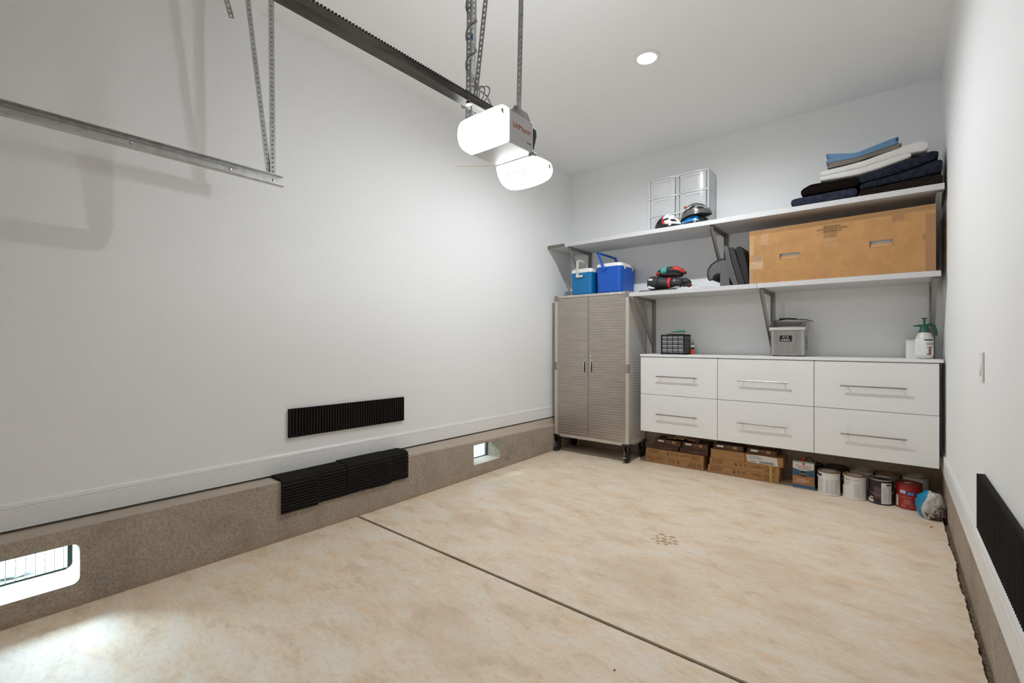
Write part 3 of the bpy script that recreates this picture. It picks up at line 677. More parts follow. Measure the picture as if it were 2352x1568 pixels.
def f1(u, v):
    a = u*360
    if v < .12: return 0
    g = a+v*46
    if 205 < a < 340 and v < .92: return 1 if g > 272 else (2 if g > 262 else 0)
    return 1 if a < 40 and v > .3 else 0
helmet('bike_helmet', 'black, white and red bike helmet lying left on the upper shelf', (-1.742, 4.55, UZ1+.014), (0, .0, .10), .265, .18, .13, ([HK, HW, HR], f1))
def f2(u, v): return 1 if (.30 < v+.25*abs(u-.7) < .48) else 0
hb_ = helmet('bike_helmet', 'bright blue helmet under the grey helmet', (-1.483, 4.556, UZ1+.012), (0, 0, .05), .25, .18, .085, ([HB, HK], lambda u, v: 1 if v < .10 or (u > .82) or u < .12 else 0))
def lamp_(t, c):
    MB().lathe([(.0001, 0), (.012, 0), (.014, .006), (.010, .016), (.0001, .019)], c+Vector((-.075, -.045, .092)), 14).obj('tail_light', HR, t)
    MB().text('SPECIALIZED', .021, Matrix.Translation(c+Vector((-.062, -.082, .066))) @ Matrix.Rotation(-.30, 4, 'Y') @ Matrix.Rotation(PI/2-.62, 4, 'X')).obj('lettering', HW, t)
helmet('bike_helmet', 'glossy grey helmet with red light, resting on the blue helmet', (-1.478, 4.558, UZ1+.088), (0, -.10, .02), .27, .19, .125, ([HG, HS], f2), lamp_)

# ---------------------------------------------------------------- blankets on the upper shelf
NAVY = quilted('navy_quilt', (.013, .016, .026), (.15, .16, .18)); DKB = quilted('dark_brown_quilt', (.016, .011, .010), (.10, .08, .05)); NV2 = quilted('indigo_quilt', (.019, .023, .040), (.20, .22, .26))
BLKF = mat('black_fleece', (.008, .005, .004), .95, spec=.1, bump=(150, .5)); WTW = mat('white_towelling', (.74, .73, .71), .95, spec=.1, bump=(220, .6))
def slab(label, name, cat, m, xs, lo, hi, y0, y1, grp, amp=.003, layers=0, seed=0):
    """soft folded textile: cross-section swept along X between lower and upper curves"""
    def ip(tab, x):
        if x <= tab[0][0]: return tab[0][1]
        for (a, p), (b, q) in zip(tab, tab[1:]):
            if x <= b: return p+(q-p)*(x-a)/(b-a)
        return tab[-1][1]
    rings = []; n = 34; x0, x1 = xs
    for i in range(n+1):
        s_ = i/n; u = (1-math.cos(PI*s_))/2; x = x0+(x1-x0)*u
        zl, zh = ip(lo, x), ip(hi, x); th = zh-zl; e = min(1, math.sqrt(max(0, 1-(1-min(1, (min(x-x0, x1-x))/(th*.5+1e-6)))**2)))
        e = max(e, .12)**.5; zm = (zl+zh)/2; ring = []
        prof = [(y1, -1), (y1, 1)]
        pts = [(y0+.022, 1), (y0+.008, .88), (y0+.001, .55)]
        if layers: 
            for q in range(layers): z_ = 1-2*(q+1)/(layers+1); pts += [(y0+.001, z_+.28/(layers+1)), (y0+.010, z_), (y0+.001, z_-.28/(layers+1))]
        pts += [(y0+.001, -.55), (y0+.008, -.88), (y0+.022, -1)]
        for (y, zf) in [(y1, 1)]+pts+[(y1, -1)]:
            nz = amp*noise.noise(Vector((x*14+seed, y*9, zf*2+seed)))
            ring.append((x, y+(nz*1.5 if y < y1-.01 else 0), zm+zf*th/2*e+(nz if zf > -.5 else 0)))
        rings.append(ring)
    b = MB(); b.loft(rings); return tag(b.obj(name, m, smooth=True, sub=1), label, cat, grp)
G = 'folded blankets on the upper shelf'
z_ = UZ1+.0015
slab('indigo quilted moving blanket, lowest of the left pile', 'folded_blanket', 'blanket', NV2, (-.668, -.225), [(-.668, z_), (-.2, z_)], [(-.668, 2.462), (-.2, 2.472)], 4.452, 4.85, G, .003, 0, 1)
slab('folded black fleece blanket between indigo quilt and white towels', 'folded_blanket', 'blanket', BLKF, (-.598, -.214), [(-.6, 2.468), (-.2, 2.474)], [(-.6, 2.525), (-.53, 2.562), (-.4, 2.556), (-.2, 2.556)], 4.455, 4.85, G, .006, 3, 5)
slab('dark brown quilted blanket lying flat on the shelf, right side', 'folded_blanket', 'blanket', DKB, (-.212, .262), [(-.2, z_), (.3, z_)], [(-.2, 2.442), (0, 2.452), (.262, 2.470)], 4.455, 4.85, G, .004, 2, 9)
slab('navy quilted blanket, lower of the two right of the black fleece', 'folded_blanket', 'blanket', NAVY, (-.208, .262), [(-.2, 2.444), (0, 2.455), (.262, 2.473)], [(-.2, 2.488), (0, 2.515), (.13, 2.545), (.262, 2.585)], 4.455, 4.85, G, .004, 0, 12)
slab('navy quilted blanket, upper one beneath the white towels', 'folded_blanket', 'blanket', NAVY, (-.212, .240), [(-.2, 2.490), (0, 2.517), (.13, 2.547), (.24, 2.580)], [(-.212, 2.556), (-.1, 2.572), (.08, 2.612), (.2, 2.640), (.24, 2.632)], 4.452, 4.85, G, .004, 0, 15)
slab('white folded towel, lower of two, tapering to the right', 'folded_towel', 'towel', WTW, (-.468, .092), [(-.468, 2.566), (-.25, 2.560), (-.212, 2.562), (-.1, 2.578), (.08, 2.618)], [(-.468, 2.606), (-.2, 2.618), (.0, 2.650), (.092, 2.660)], 4.460, 4.80, 'white towels on the upper shelf', .005, 0, 20)
slab('white folded towel, upper of two, beneath the taupe blanket', 'folded_towel', 'towel', WTW, (-.466, .186), [(-.466, 2.600), (-.2, 2.612), (0, 2.642), (.09, 2.650), (.186, 2.642)], [(-.466, 2.650), (-.3, 2.658), (-.2, 2.666), (0, 2.706), (.1, 2.732), (.186, 2.728)], 4.462, 4.80, 'white towels on the upper shelf', .005, 0, 25)
def ribbon(label, m, ctr, thick, y0, y1, m2=None):
    L, Rr = [], []
    P = [Vector((x, 0, z)) for x, z in ctr]
    T_ = thick if callable(thick) else (lambda x: thick)
    # smooth the centre line
    for _ in range(2):
        Q = [P[0]]
        for a, b in zip(P, P[1:]): Q += [a*.75+b*.25, a*.25+b*.75]
        Q.append(P[-1]); P = Q
    for i, p in enumerate(P):
        d = (P[min(i+1, len(P)-1)]-P[max(i-1, 0)]).normalized(); n = Vector((-d.z, 0, d.x))*T_(p.x)/2; L.append(p+n); Rr.append(p-n)
    rings = [[(p.x, y+yo, p.z) for p in L+Rr[::-1]] for y, yo in ((y0, .0), (y1, 0))]
    b = MB(); V = [[b.bm.verts.new(p) for p in ring] for ring in rings]; n = len(L)
    for r_ in V:
        for i in range(n-1): b.bm.faces.new((r_[i], r_[i+1], r_[2*n-2-i], r_[2*n-1-i]))
    for i in range(2*n): b.bm.faces.new((V[0][i], V[0][(i+1) % (2*n)], V[1][(i+1) % (2*n)], V[1][i]))
    return tag(b.obj('folded_blanket', m), label, 'blanket', G)
def sag(pts): return pts
TAU = mat('taupe_fleece', (.215, .19, .165), .95, spec=.1, bump=(200, .4)); SKB = mat('sky_fleece', (.145, .26, .42), .95, spec=.1, bump=(200, .4))
def layers(x0, x1, base, n, gap, dz):
    """serpentine fold: n layers over a sloping base curve"""
    out = []
    for k in range(n):
        xs = [x0+(x1-x0)*i/7 for i in range(8)]
        if k % 2: xs = xs[::-1]
        for i, x in enumerate(xs):
            e = 0
            out.append((x, base(x)+gap*k+dz*math.exp(-((x-x0-.05)/.07)**2)*(k/max(1, n-1))))
    return out
def nest(x0, x1, base, th_l, th_m, th_r, n, flip=False):
    """a cloth folded into n nested loops; total thickness th at left, middle, right"""
    def T(x):
        u = (x-x0)/(x1-x0)
        return th_l+(th_m-th_l)*u/.45 if u < .45 else th_m+(th_r-th_m)*(u-.45)/.55
    out = []
    for k in range(n):
        xs = [x0+(x1-x0)*(i/9)*(1-.0) for i in range(10)]
        f = (k+.5)/n
        ins = .012*min(k, n-1-k)
        xs = [min(max(x, x0+ins), x1-ins) for x in xs]
        if k % 2: xs = xs[::-1]
        for x in xs: out.append((x, base(x)+T(x)*f))
    return out
def b1(x): u = (x+.42)/.46; return 2.660+.006*math.sin(u*PI)+(0 if x < -.26 else .150*(x+.26))
ribbon('taupe folded blanket beneath the sky blue one', TAU, nest(-.418, .040, lambda x: b1(x)+.001, .044, .026, .040, 4), lambda x: (.0088 if x < -.36 else .0088-.0035*min(1, (x+.36)/.15) if x < -.15 else .0053+.0025*(x+.15)/.19), 4.470, 4.76)
def b2(x): u = (x+.42)/.46; return b1(x)+(.047-.018*min(1, u/.45) if u < .45 else .029+.014*(u-.45)/.55)
ribbon('sky blue folded blanket, topmost of the pile', SKB, nest(-.426, .020, b2, .072, .036, .052, 5), lambda x: (.0125 if x < -.36 else .0125-.0062*min(1, (x+.36)/.15) if x < -.15 else .0063+.003*(x+.15)/.17), 4.468, 4.74)

# ---------------------------------------------------------------- big cardboard box
t = thing('cardboard_box', 'very wide taped cardboard box with hand holes on the lower shelf', 'box', (-.38, 4.65, LZ1))
bx0, bx1, by0, by1, bz0, bz1 = -.984, .226, 4.458, 4.86, LZ1+.001, 2.235
slots = [(-.750, -.608, 1.962, 2.012), (-.150, -.010, 1.985, 2.035)]
me = plate([(bx0, bz0), (bx1, bz0), (bx1, bz1+.02), (bx0, bz1)], [[(a, c), (b, c), (b, d), (a, d)] for a, b, c, d in slots], .005)
me.transform(Matrix.Translation((0, by0+.0025, 0)) @ Matrix.Rotation(PI/2, 4, 'X'))
b = MB(); b.bm.from_mesh(me); b.box(bx0, bx0+.005, by0+.005, by1, bz0, bz1).box(bx1-.005, bx1, by0+.005, by1, bz0, bz1+.02).box(bx0, bx1, by1-.005, by1, bz0, bz1).box(bx0+.005, bx1-.005, by0+.005, by1-.005, bz0, bz0+.005)
b.prism([(bx0, bz1-.005), (bx1, bz1+.015), (bx1, bz1+.02), (bx0, bz1)], 'Y', by0, by1); b.obj('carton', KRAFT2, t)
for a, bb_, c, d in slots: MB().obox(((a+bb_)/2, by0+.010, c+.014), ((bb_-a)/2-.003, 0, 0), (0, .006, .0135), (0, .0018, -.0008)).obj('hand_hole_flap', KRAFT, t)
MB().box(bx0+.15, bx1-.15, by0+.026, by0+.07, 1.9, 2.15).obj('foam_insert', WHITEP, t)
e = .0004
def tr(a, b, c, d, m_=TAPE):
    global e
    e += .00005; MB().obox(((a+b)/2, by0-e/2, (c+d)/2), ((b-a)/2, 0, 0), (0, 0, (d-c)/2), (0, e/2, 0)).obj('brown_tape' if m_ is TAPE else 'clear_tape', m_, t)
tp = MB().prism([(bx0, bz1-.038), (bx1, bz1-.018), (bx1, bz1+.017), (bx0, bz1-.003)], 'Y', by0-e, by0); tp.obj('edge_tape', TAPE, t)
tr(-.44, -.352, 2.10, 2.20); tr(-.015, .055, 2.16, 2.222); tr(bx1-.055, bx1, bz0, 2.19); tr(.155, .225, 2.0, 2.05)
tr(bx0, bx0+.028, bz0, 1.90); tr(bx0+.02, -.870, 1.965, 2.015)
tr(bx0, bx0+.035, 2.02, 2.18, TAPE2); tr(-.895, -.835, 2.10, 2.19, TAPE2); tr(-.44, -.355, 2.03, 2.098, TAPE2); tr(bx0, -.876, 1.90, 1.9648, TAPE2)
for a, b_, z0_, z1_ in ((-.634, -.6325, 2.07, 2.225), (-.895, -.8935, 1.78, 1.90), (-.18, -.1785, 2.14, 2.235), (-.23, .02, 1.838, 1.8395)): MB().box(a, b_, by0-.0004, by0, z0_, z1_).obj('crease', mat('crease_brown', (.36, .2, .09), .8), t)
tx = MB()
for s_, z in (('OPEN THIS END', 2.188), ('OUVRIR CETTE EXTRÉMITÉ', 2.169), ('ABRIR POR AQUI', 2.150)): tx.text(s_, .0165, FRONT(-.388, by0-.0014, z), ext=.00015, sx=1.0)
tx.obj('lettering', INK, t)

# ---------------------------------------------------------------- booster seat and cushions
t = thing('booster_seat', 'grey child booster seat on its side with a hooked armrest', 'child seat', (-1.2, 4.6, LZ1))
SG = mat('seat_fabric', (.115, .11, .115), .9, bump=(200, .3)); SGD = mat('seat_dark', (.028, .028, .03), .8, bump=(120, .2)); SGM = mat('seat_shell', (.075, .078, .08), .55)
hook = [(-1.335, 1.885), (-1.330, 1.935), (-1.305, 1.975), (-1.265, 2.002), (-1.215, 2.016), (-1.165, 2.012), (-1.15, 1.9), (-1.15, 1.79), (-1.13, 1.776), (-1.232, 1.776), (-1.230, 1.893), (-1.262, 1.893), (-1.285, 1.880), (-1.297, 1.855), (-1.312, 1.842), (-1.328, 1.850)]
MB().prism(hook, 'Y', 4.47, 4.78).obj('armrest', SG, t, bevel=.008, seg=3)
MB().tube([(-1.310, 4.474, 1.838), (-1.330, 4.474, 1.845), (-1.340, 4.474, 1.885), (-1.335, 4.474, 1.937), (-1.308, 4.474, 1.979), (-1.266, 4.474, 2.008), (-1.215, 4.474, 2.021), (-1.17, 4.474, 2.019)], .008, 8).obj('piping', SGD, t, smooth=True)
MB().prism([(-1.196, 2.128), (-1.182, 2.141), (-1.160, 2.126), (-1.135, 2.0), (-1.10, 1.87), (-1.072, 1.776), (-1.118, 1.776), (-1.150, 1.86), (-1.176, 2.0)], 'Y', 4.455, 4.80).obj('back_shell', SGM, t, bevel=.006)
t = thing('seat_cushion', 'dark grey cushion leaning between booster seat and cardboard box', 'cushion', (-1.05, 4.6, LZ1))
MB().prism([(-1.158, 2.118), (-1.125, 2.118), (-1.108, 2.09), (-1.07, 1.95), (-1.025, 1.79), (-1.024, 1.776), (-1.068, 1.776), (-1.10, 1.885), (-1.135, 2.02)], 'Y', 4.46, 4.80).obj('cover', SGD, t, bevel=.010, seg=3)
t = thing('seat_cushion', 'black cushion pressed against the cardboard box side', 'cushion', (-1.0, 4.6, LZ1))
MB().prism([(-1.104, 2.095), (-1.085, 2.122), (-1.055, 2.118), (-1.030, 2.07), (-1.000, 1.93), (-.988, 1.776), (-1.020, 1.776), (-1.055, 1.905)], 'Y', 4.463, 4.80).obj('cover', mat('cushion_black', (.014, .013, .014), .85), t, bevel=.010, seg=3)

# ---------------------------------------------------------------- sports gear, mat and bag on the lower shelf
GB = mat('gear_black', (.022, .022, .026), .6, bump=(200, .2)); GR = mat('gear_red', (.50, .028, .018), .55); GT = mat('gear_teal', (.05, .36, .30), .7)
def ell_loft(path, rad, n=18):
    rings = []
    for (p, (ry, rz_)) in zip(path, rad): rings.append([(p[0], p[1]+ry*math.cos(2*PI*k/n), p[2]+rz_*math.sin(2*PI*k/n)) for k in range(n)])
    return rings
zf = LZ1+.012
tag(MB().prism([(-2.02, LZ1+.002), (-1.99, LZ1+.013), (-1.8, LZ1+.010), (-1.64, LZ1+.012), (-1.62, LZ1+.001), (-2.02, LZ1+.001)], 'Y', 4.45, 4.75).obj('mat', speckled('mat_fabric', (.05, .055, .045), (.10, .105, .09), 60, .95)), 'thin dark green grey mat under the black and red gear', 'mat')
t = thing('shin_guard', 'black and red padded shin guard lying on the dark mat', 'shin guard', (-1.8, 4.58, zf))
cy = 4.57
pa = [(-1.958, cy, 1.862), (-1.945, cy, 1.864), (-1.90, cy, 1.868), (-1.84, cy, 1.864), (-1.78, cy, 1.856), (-1.72, cy, 1.850), (-1.69, cy, 1.848)]
ra = [(.030, .035), (.060, .060), (.085, .070), (.088, .068), (.080, .064), (.068, .060), (.055, .052)]
MB().loft(ell_loft(pa, ra)).obj('shell', GB, t, smooth=True)
b = MB(); b.loft(ell_loft([(-1.735, cy, 1.852), (-1.722, cy, 1.851), (-1.710, cy, 1.850)], [(.0765, .0655), (.0755, .0645), (.069, .062)])); b.obj('red_rim', GR, t, smooth=True)
b = MB(); b.loft(ell_loft([(-1.71, cy, 1.850), (-1.68, cy, 1.852), (-1.63, cy, 1.855), (-1.60, cy, 1.855)], [(.064, .060), (.060, .056), (.052, .048), (.035, .035)])); b.obj('inner_padding', GB, t, smooth=True)
b = MB(); b.loft(ell_loft([(-1.950, cy+.012, 1.885), (-1.92, cy+.012, 1.892), (-1.89, cy+.012, 1.890)], [(.045, .048), (.062, .050), (.06, .048)])); b.obj('red_piping', GR, t, smooth=True)
MB().prism([(-1.925, 1.812), (-1.918, 1.835), (-1.90, 1.828), (-1.85, 1.808), (-1.852, 1.800), (-1.90, 1.802)], 'Y', cy-.092, cy-.078).obj('white_flash', HW, t, bevel=.002)
MB().box(-1.920, -1.902, cy-.0865, cy-.060, 1.884, 1.905).obj('white_badge', HW, t, bevel=.002); MB().box(-1.898, -1.880, cy-.087, cy-.060, 1.883, 1.904).obj('white_badge', HW, t, bevel=.002)
MB().loft(ell_loft([(-1.838, cy, 1.866), (-1.820, cy, 1.866)], [(.091, .079), (.090, .078)])).obj('strap', BLACKR, t)
MB().text('A', .03, FRONT(-1.668, cy-.058, 1.872)).obj('logo', HW, t)
b = MB(); b.loft(ell_loft([(-1.62, 4.60, 1.86), (-1.59, 4.60, 1.862), (-1.56, 4.60, 1.855), (-1.54, 4.6, 1.85)], [(.045, .036), (.05, .038), (.045, .03), (.03, .018)]))
t2 = thing('glove', 'black and red glove tucked at the shin guard end', 'glove', (-1.57, 4.6, zf)); b.obj('palm', GB, t2, smooth=True)
for i in range(3): MB().tube([(-1.60, 4.555+.03*i, 1.825), (-1.56, 4.550+.03*i, 1.818), (-1.528, 4.545+.035*i, 1.834-.006*i)], [.014, .014, .010], 10).obj('finger', GR if i == 1 else GB, t2, smooth=True)
t = thing('elbow_pad', 'black and red elbow pad with teal strap stacked on top', 'elbow pad', (-1.7, 4.57, 1.93))
b = MB(); b.loft(ell_loft([(-1.862, cy, 1.962), (-1.84, cy, 1.968), (-1.79, cy, 1.972), (-1.72, cy, 1.980), (-1.66, cy, 1.975), (-1.60, cy, 1.955), (-1.575, cy, 1.945)], [(.02, .012), (.048, .028), (.066, .038), (.068, .040), (.066, .039), (.048, .028), (.02, .012)])); b.obj('pad', GB, t, smooth=True)
b = MB(); b.loft(ell_loft([(-1.825, cy, 1.942), (-1.79, cy, 1.941), (-1.70, cy, 1.940), (-1.64, cy, 1.932), (-1.61, cy, 1.922)], [(.03, .014), (.055, .024), (.060, .028), (.055, .024), (.03, .014)])); b.obj('padding', BLACKR, t, smooth=True)
b = MB(); b.loft(ell_loft([(-1.865, cy-.004, 1.956), (-1.84, cy-.004, 1.958), (-1.815, cy-.004, 1.960)], [(.026, .016), (.046, .022), (.050, .022)])); b.obj('red_cuff', GR, t, smooth=True)
b = MB(); b.loft(ell_loft([(-1.715, cy-.002, 1.986), (-1.66, cy-.004, 1.985), (-1.60, cy-.006, 1.962), (-1.575, cy-.004, 1.946)], [(.056, .026), (.064, .032), (.049, .025), (.02, .012)])); b.obj('red_panel', GR, t, smooth=True)
b = MB(); b.loft(ell_loft([(-1.80, cy, 1.973), (-1.745, cy, 1.978)], [(.0685, .0405), (.070, .042)])); b.obj('teal_strap', GT, t)
b = MB(); b.loft(ell_loft([(-1.665, cy-.006, 1.978), (-1.61, cy-.008, 1.962)], [(.060, .026), (.049, .020)])); b.obj('black_panel', GB, t, smooth=True)
PB = bpy.data.materials.new('clear_bag'); PB.use_nodes = True; k = NB(PB); k.b.inputs['Base Color'].default_value = (.85, .82, .82, 1); k.b.inputs['Alpha'].default_value = .38; k.b.inputs['Roughness'].default_value = .15
b = MB(); nx, ny = 60, 10; G_ = []
for i in range(nx+1):
    row = []
    for j in range(ny+1):
        x = -1.69+.43*i/nx; y = 4.442+(.07+.12*min(1, max(0, (i-28)/14)))*j/ny; e = math.sin(PI*min(1, max(0, i/nx)))**.5*math.sin(PI*j/ny)**.6
        z = LZ1+.0015+.013*(x < -1.61)+e*(.008+.034*abs(noise.noise(Vector((x*22, y*22, 2))))+.022*max(0, 1-abs(x+1.64)/.08))
        row.append(b.bm.verts.new((x, y, z)))
    G_.append(row)
for i in range(nx):
    for j in range(ny): b.bm.faces.new((G_[i][j], G_[i+1][j], G_[i+1][j+1], G_[i][j+1]))
tag(b.obj('plastic_bag', PB, smooth=False), 'crumpled clear plastic bag lying flat beside the gear', 'bag')

# ---------------------------------------------------------------- things on the countertop
TZ = 1.1425
t = thing('parts_organizer', 'black small parts organizer with sixteen clear drawers', 'organizer', (-1.72, 4.7, TZ))
ox0, ox1, oy0, oy1, oz1 = -1.852, -1.604, 4.64, 4.80, TZ+.199
b = MB(); b.box(ox0, ox0+.014, oy0, oy1, TZ, oz1).box(ox1-.016, ox1, oy0, oy1, TZ, oz1).box(ox0, ox1, oy0, oy1, TZ, TZ+.014).box(ox0, ox1, oy0, oy1, oz1-.014, oz1).box(ox0, ox1, oy1-.004, oy1, TZ, oz1)
cw = (ox1-ox0-.030)/4; chh = (oz1-TZ-.028)/4
for i in range(1, 4): b.box(ox0+.014+cw*i-.0025, ox0+.014+cw*i+.0025, oy0+.002, oy1, TZ, oz1); b.box(ox0, ox1, oy0+.002, oy1, TZ+.014+chh*i-.0025, TZ+.014+chh*i+.0025)
b.obj('case', BLACK, t, bevel=.0015)
OD = mat('smoky_drawer', (.22, .23, .235), .2, alpha=.85); ODL = mat('drawer_lip', (.42, .43, .44), .25)
for i in range(4):
    for j in range(4):
        x0 = ox0+.014+cw*i+.004; x1 = x0+cw-.008; z0 = TZ+.014+chh*j+.004; z1 = z0+chh-.008
        d = MB().box(x0, x1, oy0+.002, oy0+.005, z0, z1).box(x0, x1, oy0+.005, oy1-.02, z0, z0+.002).obj('drawer', OD, t)
        MB().box(x0, x1, oy0-.006, oy0+.002, z1-.011, z1-.001).obj('lip', ODL, d)
        MB().box(x0+.006, x1-.008, oy0+.006, oy0+.05, z0+.002, z0+.005+.012*((i*7+j*5) % 4)/3).obj('contents', mat('hardware%d' % ((i+j*3) % 3), [(.5, .5, .48), (.12, .08, .07), (.45, .42, .2)][(i+j*3) % 3], .5), d)
t = thing('work_gloves', 'tan and grey work glove lying on top of the parts organizer', 'glove', (-1.7, 4.68, oz1))
b = MB(); b.loft(ell_loft([(-1.80, 4.69, oz1+.008), (-1.785, 4.69, oz1+.012), (-1.74, 4.69, oz1+.011), (-1.68, 4.69, oz1+.010), (-1.63, 4.69, oz1+.008)], [(.02, .006), (.04, .011), (.045, .010), (.045, .009), (.03, .007)])); b.obj('palm', mat('glove_tan', (.32, .27, .22), .9), t, smooth=True)
t = thing('utility_knife', 'green pointed plastic tool resting on top of the glove', 'hand tool', (-1.7, 4.68, oz1+.022))
b = MB(); b.loft(ell_loft([(-1.768, 4.685, oz1+.027), (-1.75, 4.685, oz1+.028), (-1.70, 4.685, oz1+.030), (-1.65, 4.685, oz1+.034), (-1.625, 4.685, oz1+.036), (-1.618, 4.685, oz1+.036)], [(.002, .001), (.007, .004), (.010, .0075), (.011, .0095), (.010, .009), (.006, .005)], 14)); b.obj('grip', mat('tool_green', (.01, .22, .12), .4), t, smooth=True)
t = thing('spray_can', 'small orange and black spray can behind the parts organizer', 'can', (-1.575, 4.76, TZ))
MB().lathe([(.013, 0), (.015, .003), (.015, .050), (.013, .052)], (-1.592, 4.825, TZ), 24).obj('label_band', mat('can_orange', (.62, .06, .01), .4), t)
MB().lathe([(.0152, 0), (.0152, .022)], (-1.592, 4.825, TZ+.052), 24).obj('black_band', BLACK, t)
MB().lathe([(.0152, 0), (.0150, .018), (.010, .026)], (-1.592, 4.825, TZ+.074), 24).obj('shoulder', WHITEP, t)
MB().lathe([(.010, 0), (.010, .010), (.006, .012)], (-1.592, 4.825, TZ+.100), 24).obj('cap', BLACK, t)

# ice maker
t = thing('ice_maker', 'stainless steel countertop ice maker with its black cord on top', 'ice maker', (-.72, 4.75, TZ))
ix0, ix1, iy0, iy1 = -.862, -.598, 4.675, 4.90
def irect(z, k):
    pts = rrect(ix0+k, ix1-k, iy0+k, iy1-k, .030)
    bow_ = [(x, iy0+k-.007*(1-((x-(ix0+ix1)/2)/(.5*(ix1-ix0)-.03))**2)) for x in [ix0+.03+(ix1-ix0-.06)*i/10 for i in range(1, 10)]]
    i_ = 18                                # bow the front face slightly outwards
    return [(x, y, z) for x, y in pts[:i_]+bow_+pts[i_:]]
MB().loft([irect(TZ+.008, 0), irect(1.366, 0)]).obj('body', STAINL, t, bevel=.002)
for x in (ix0+.03, ix1-.03):
    for y in (iy0+.03, iy1-.03): MB().lathe([(.012, 0), (.012, .009)], (x, y, TZ), 14).obj('foot', BLACKR, t)
b = MB().prism([(iy0-.010, 1.368), (iy0-.012, 1.376), (iy0-.006, 1.398), (iy0+.09, 1.452), (iy1, 1.458), (iy1, 1.368)], 'X', ix0-.009, ix1+.009); ld_ = b.obj('lid', STAINL, t, bevel=.006, seg=3)
nrm = Vector((0, -.054, .096)).normalized(); du = Vector((0, .096, .054)).normalized()
b = MB().obox(Vector((-.73, iy0+.046, 1.4275))+nrm*.0012, (.098, 0, 0), du*.022, nrm*.0015); b.obj('lid_window', mat('smoked_window', (.10, .095, .10), .15), ld_, bevel=.001)
for q in (-.010, .002, .013): MB().obox(Vector((-.73, iy0+.046, 1.4275))+nrm*.0032+du*q, (.090, 0, 0), du*.0015, nrm*.0006).obj('window_rib', GREY, ld_)
pz0, pz1, px0, px1 = 1.272, 1.327, -.784, -.690
iy0 -= .0072
pn = MB().prism([(x, z) for x, z in rrect(px0, px1, pz0, pz1, .010)], 'Y', iy0-.003, iy0+.006).obj('control_panel', BLACK, t)
MB().prism(rrect(px0+.004, px1-.008, pz0+.005, pz1-.005, .004), 'Y', iy0-.0034, iy0-.003).obj('panel_face', mat('panel_black', (.01, .01, .01), .2), pn)
MB().box(-.760, -.716, iy0-.0042, iy0-.0034, 1.298, 1.320).obj('display_bezel', GREY, pn)
MB().box(-.756, -.720, iy0-.0048, iy0-.0042, 1.301, 1.317).obj('display', mat('lcd', (.04, .06, .05), .2), pn)
for i in range(4): MB().prism(rrect(-.771+i*.0175, -.760+i*.0175, 1.281, 1.290, .003), 'Y', iy0-.0048, iy0-.0034).obj('button', WHITEP, pn)
iy0 += .0072
b = MB().box(ix1+.0005, ix1+.002, 4.74, 4.745, 1.19, 1.33)
for i in range(6): b.box(ix1+.0002, ix1+.0015, 4.76, 4.86, 1.20+i*.018, 1.206+i*.018)
b.obj('side_vent', BLACK, t)
cz = 1.470
b = MB().tube([(-.56, 4.86, 1.452), (-.60, 4.82, 1.466), (-.66, 4.80, cz), (-.74, 4.79, cz+.004)], .0035, 8).tube([(-.80, 4.79, cz-.002), (-.835, 4.78, 1.463), (-.865, 4.765, 1.445), (-.882, 4.75, 1.40), (-.884, 4.75, 1.35), (-.874, 4.75, 1.29), (-.866, 4.75, 1.262), (-.860, 4.76, 1.25)], .0035, 8)
b.tube([(-.675, 4.80, cz+.006), (-.74, 4.79, cz+.008), (-.79, 4.79, cz+.006), (-.805, 4.79, cz+.004)], [.004, .007, .009, .013], 10)
b.obj('power_cord', BLACKR, t, smooth=True)

# white box and pump sprayer
t = thing('carton', 'small plain white carton behind the green pump sprayer', 'box', (.11, 4.8, TZ))
MB().box(.068, .168, 4.775, 4.90, TZ, TZ+.148).obj('sides', WHITEP, t)
MB().prism([(.066, TZ+.149), (.168, TZ+.163), (.168, TZ+.161), (.066, TZ+.148)], 'Y', 4.775, 4.9).obj('open_flap', SHEDGE, t)
t = thing('pump_sprayer', 'white pump spray bottle with dark green top on the countertop', 'sprayer', (.172, 4.66, TZ))
sx_, sy_ = .172, 4.665
PG = mat('sprayer_green', (.006, .075, .048), .35); BT = mat('milky_bottle', (.66, .64, .60), .3)
MB().lathe([(.030, 0), (.045, .006), (.0505, .020), (.0515, .03), (.0515, .150), (.049, .165), (.040, .185), (.034, .195), (.033, .202)], (sx_, sy_, TZ), 40).obj('bottle', BT, t, smooth=True)
MB().lathe([(.0520, .030), (.0522, .031), (.0522, .149), (.0520, .150)], (sx_, sy_, TZ), 40).obj('label', mat('sprayer_label', (.80, .80, .79), .4), t, smooth=True)
MB().lathe([(.035, .199), (.0345, .206), (.031, .212), (.024, .238), (.024, .250), (.012, .253)], (sx_, sy_, TZ), 30).obj('collar', PG, t)
MB().tube([(sx_-.064, sy_-.004, TZ+.248), (sx_-.050, sy_-.003, TZ+.248), (sx_-.030, sy_-.001, TZ+.250), (sx_, sy_, TZ+.248), (sx_+.02, sy_, TZ+.248)], [.004, .0055, .009, .012, .012], 12).obj('nozzle', PG, t, smooth=True)
MB().tube([(sx_, sy_, TZ+.25), (sx_, sy_, TZ+.300), (sx_, sy_, TZ+.304)], [.006, .0075, .009], 12).lathe([(.017, .300), (.018, .303), (.016, .308)], (sx_, sy_, TZ), 20).obj('pump_knob', PG, t)
MB().tube([(sx_+.015, sy_, TZ+.252), (sx_+.035, sy_, TZ+.262), (sx_+.052, sy_, TZ+.250), (sx_+.062, sy_, TZ+.215), (sx_+.068, sy_, TZ+.175)], [.008, .009, .010, .010, .009], 12).obj('trigger_handle', PG, t, smooth=True)
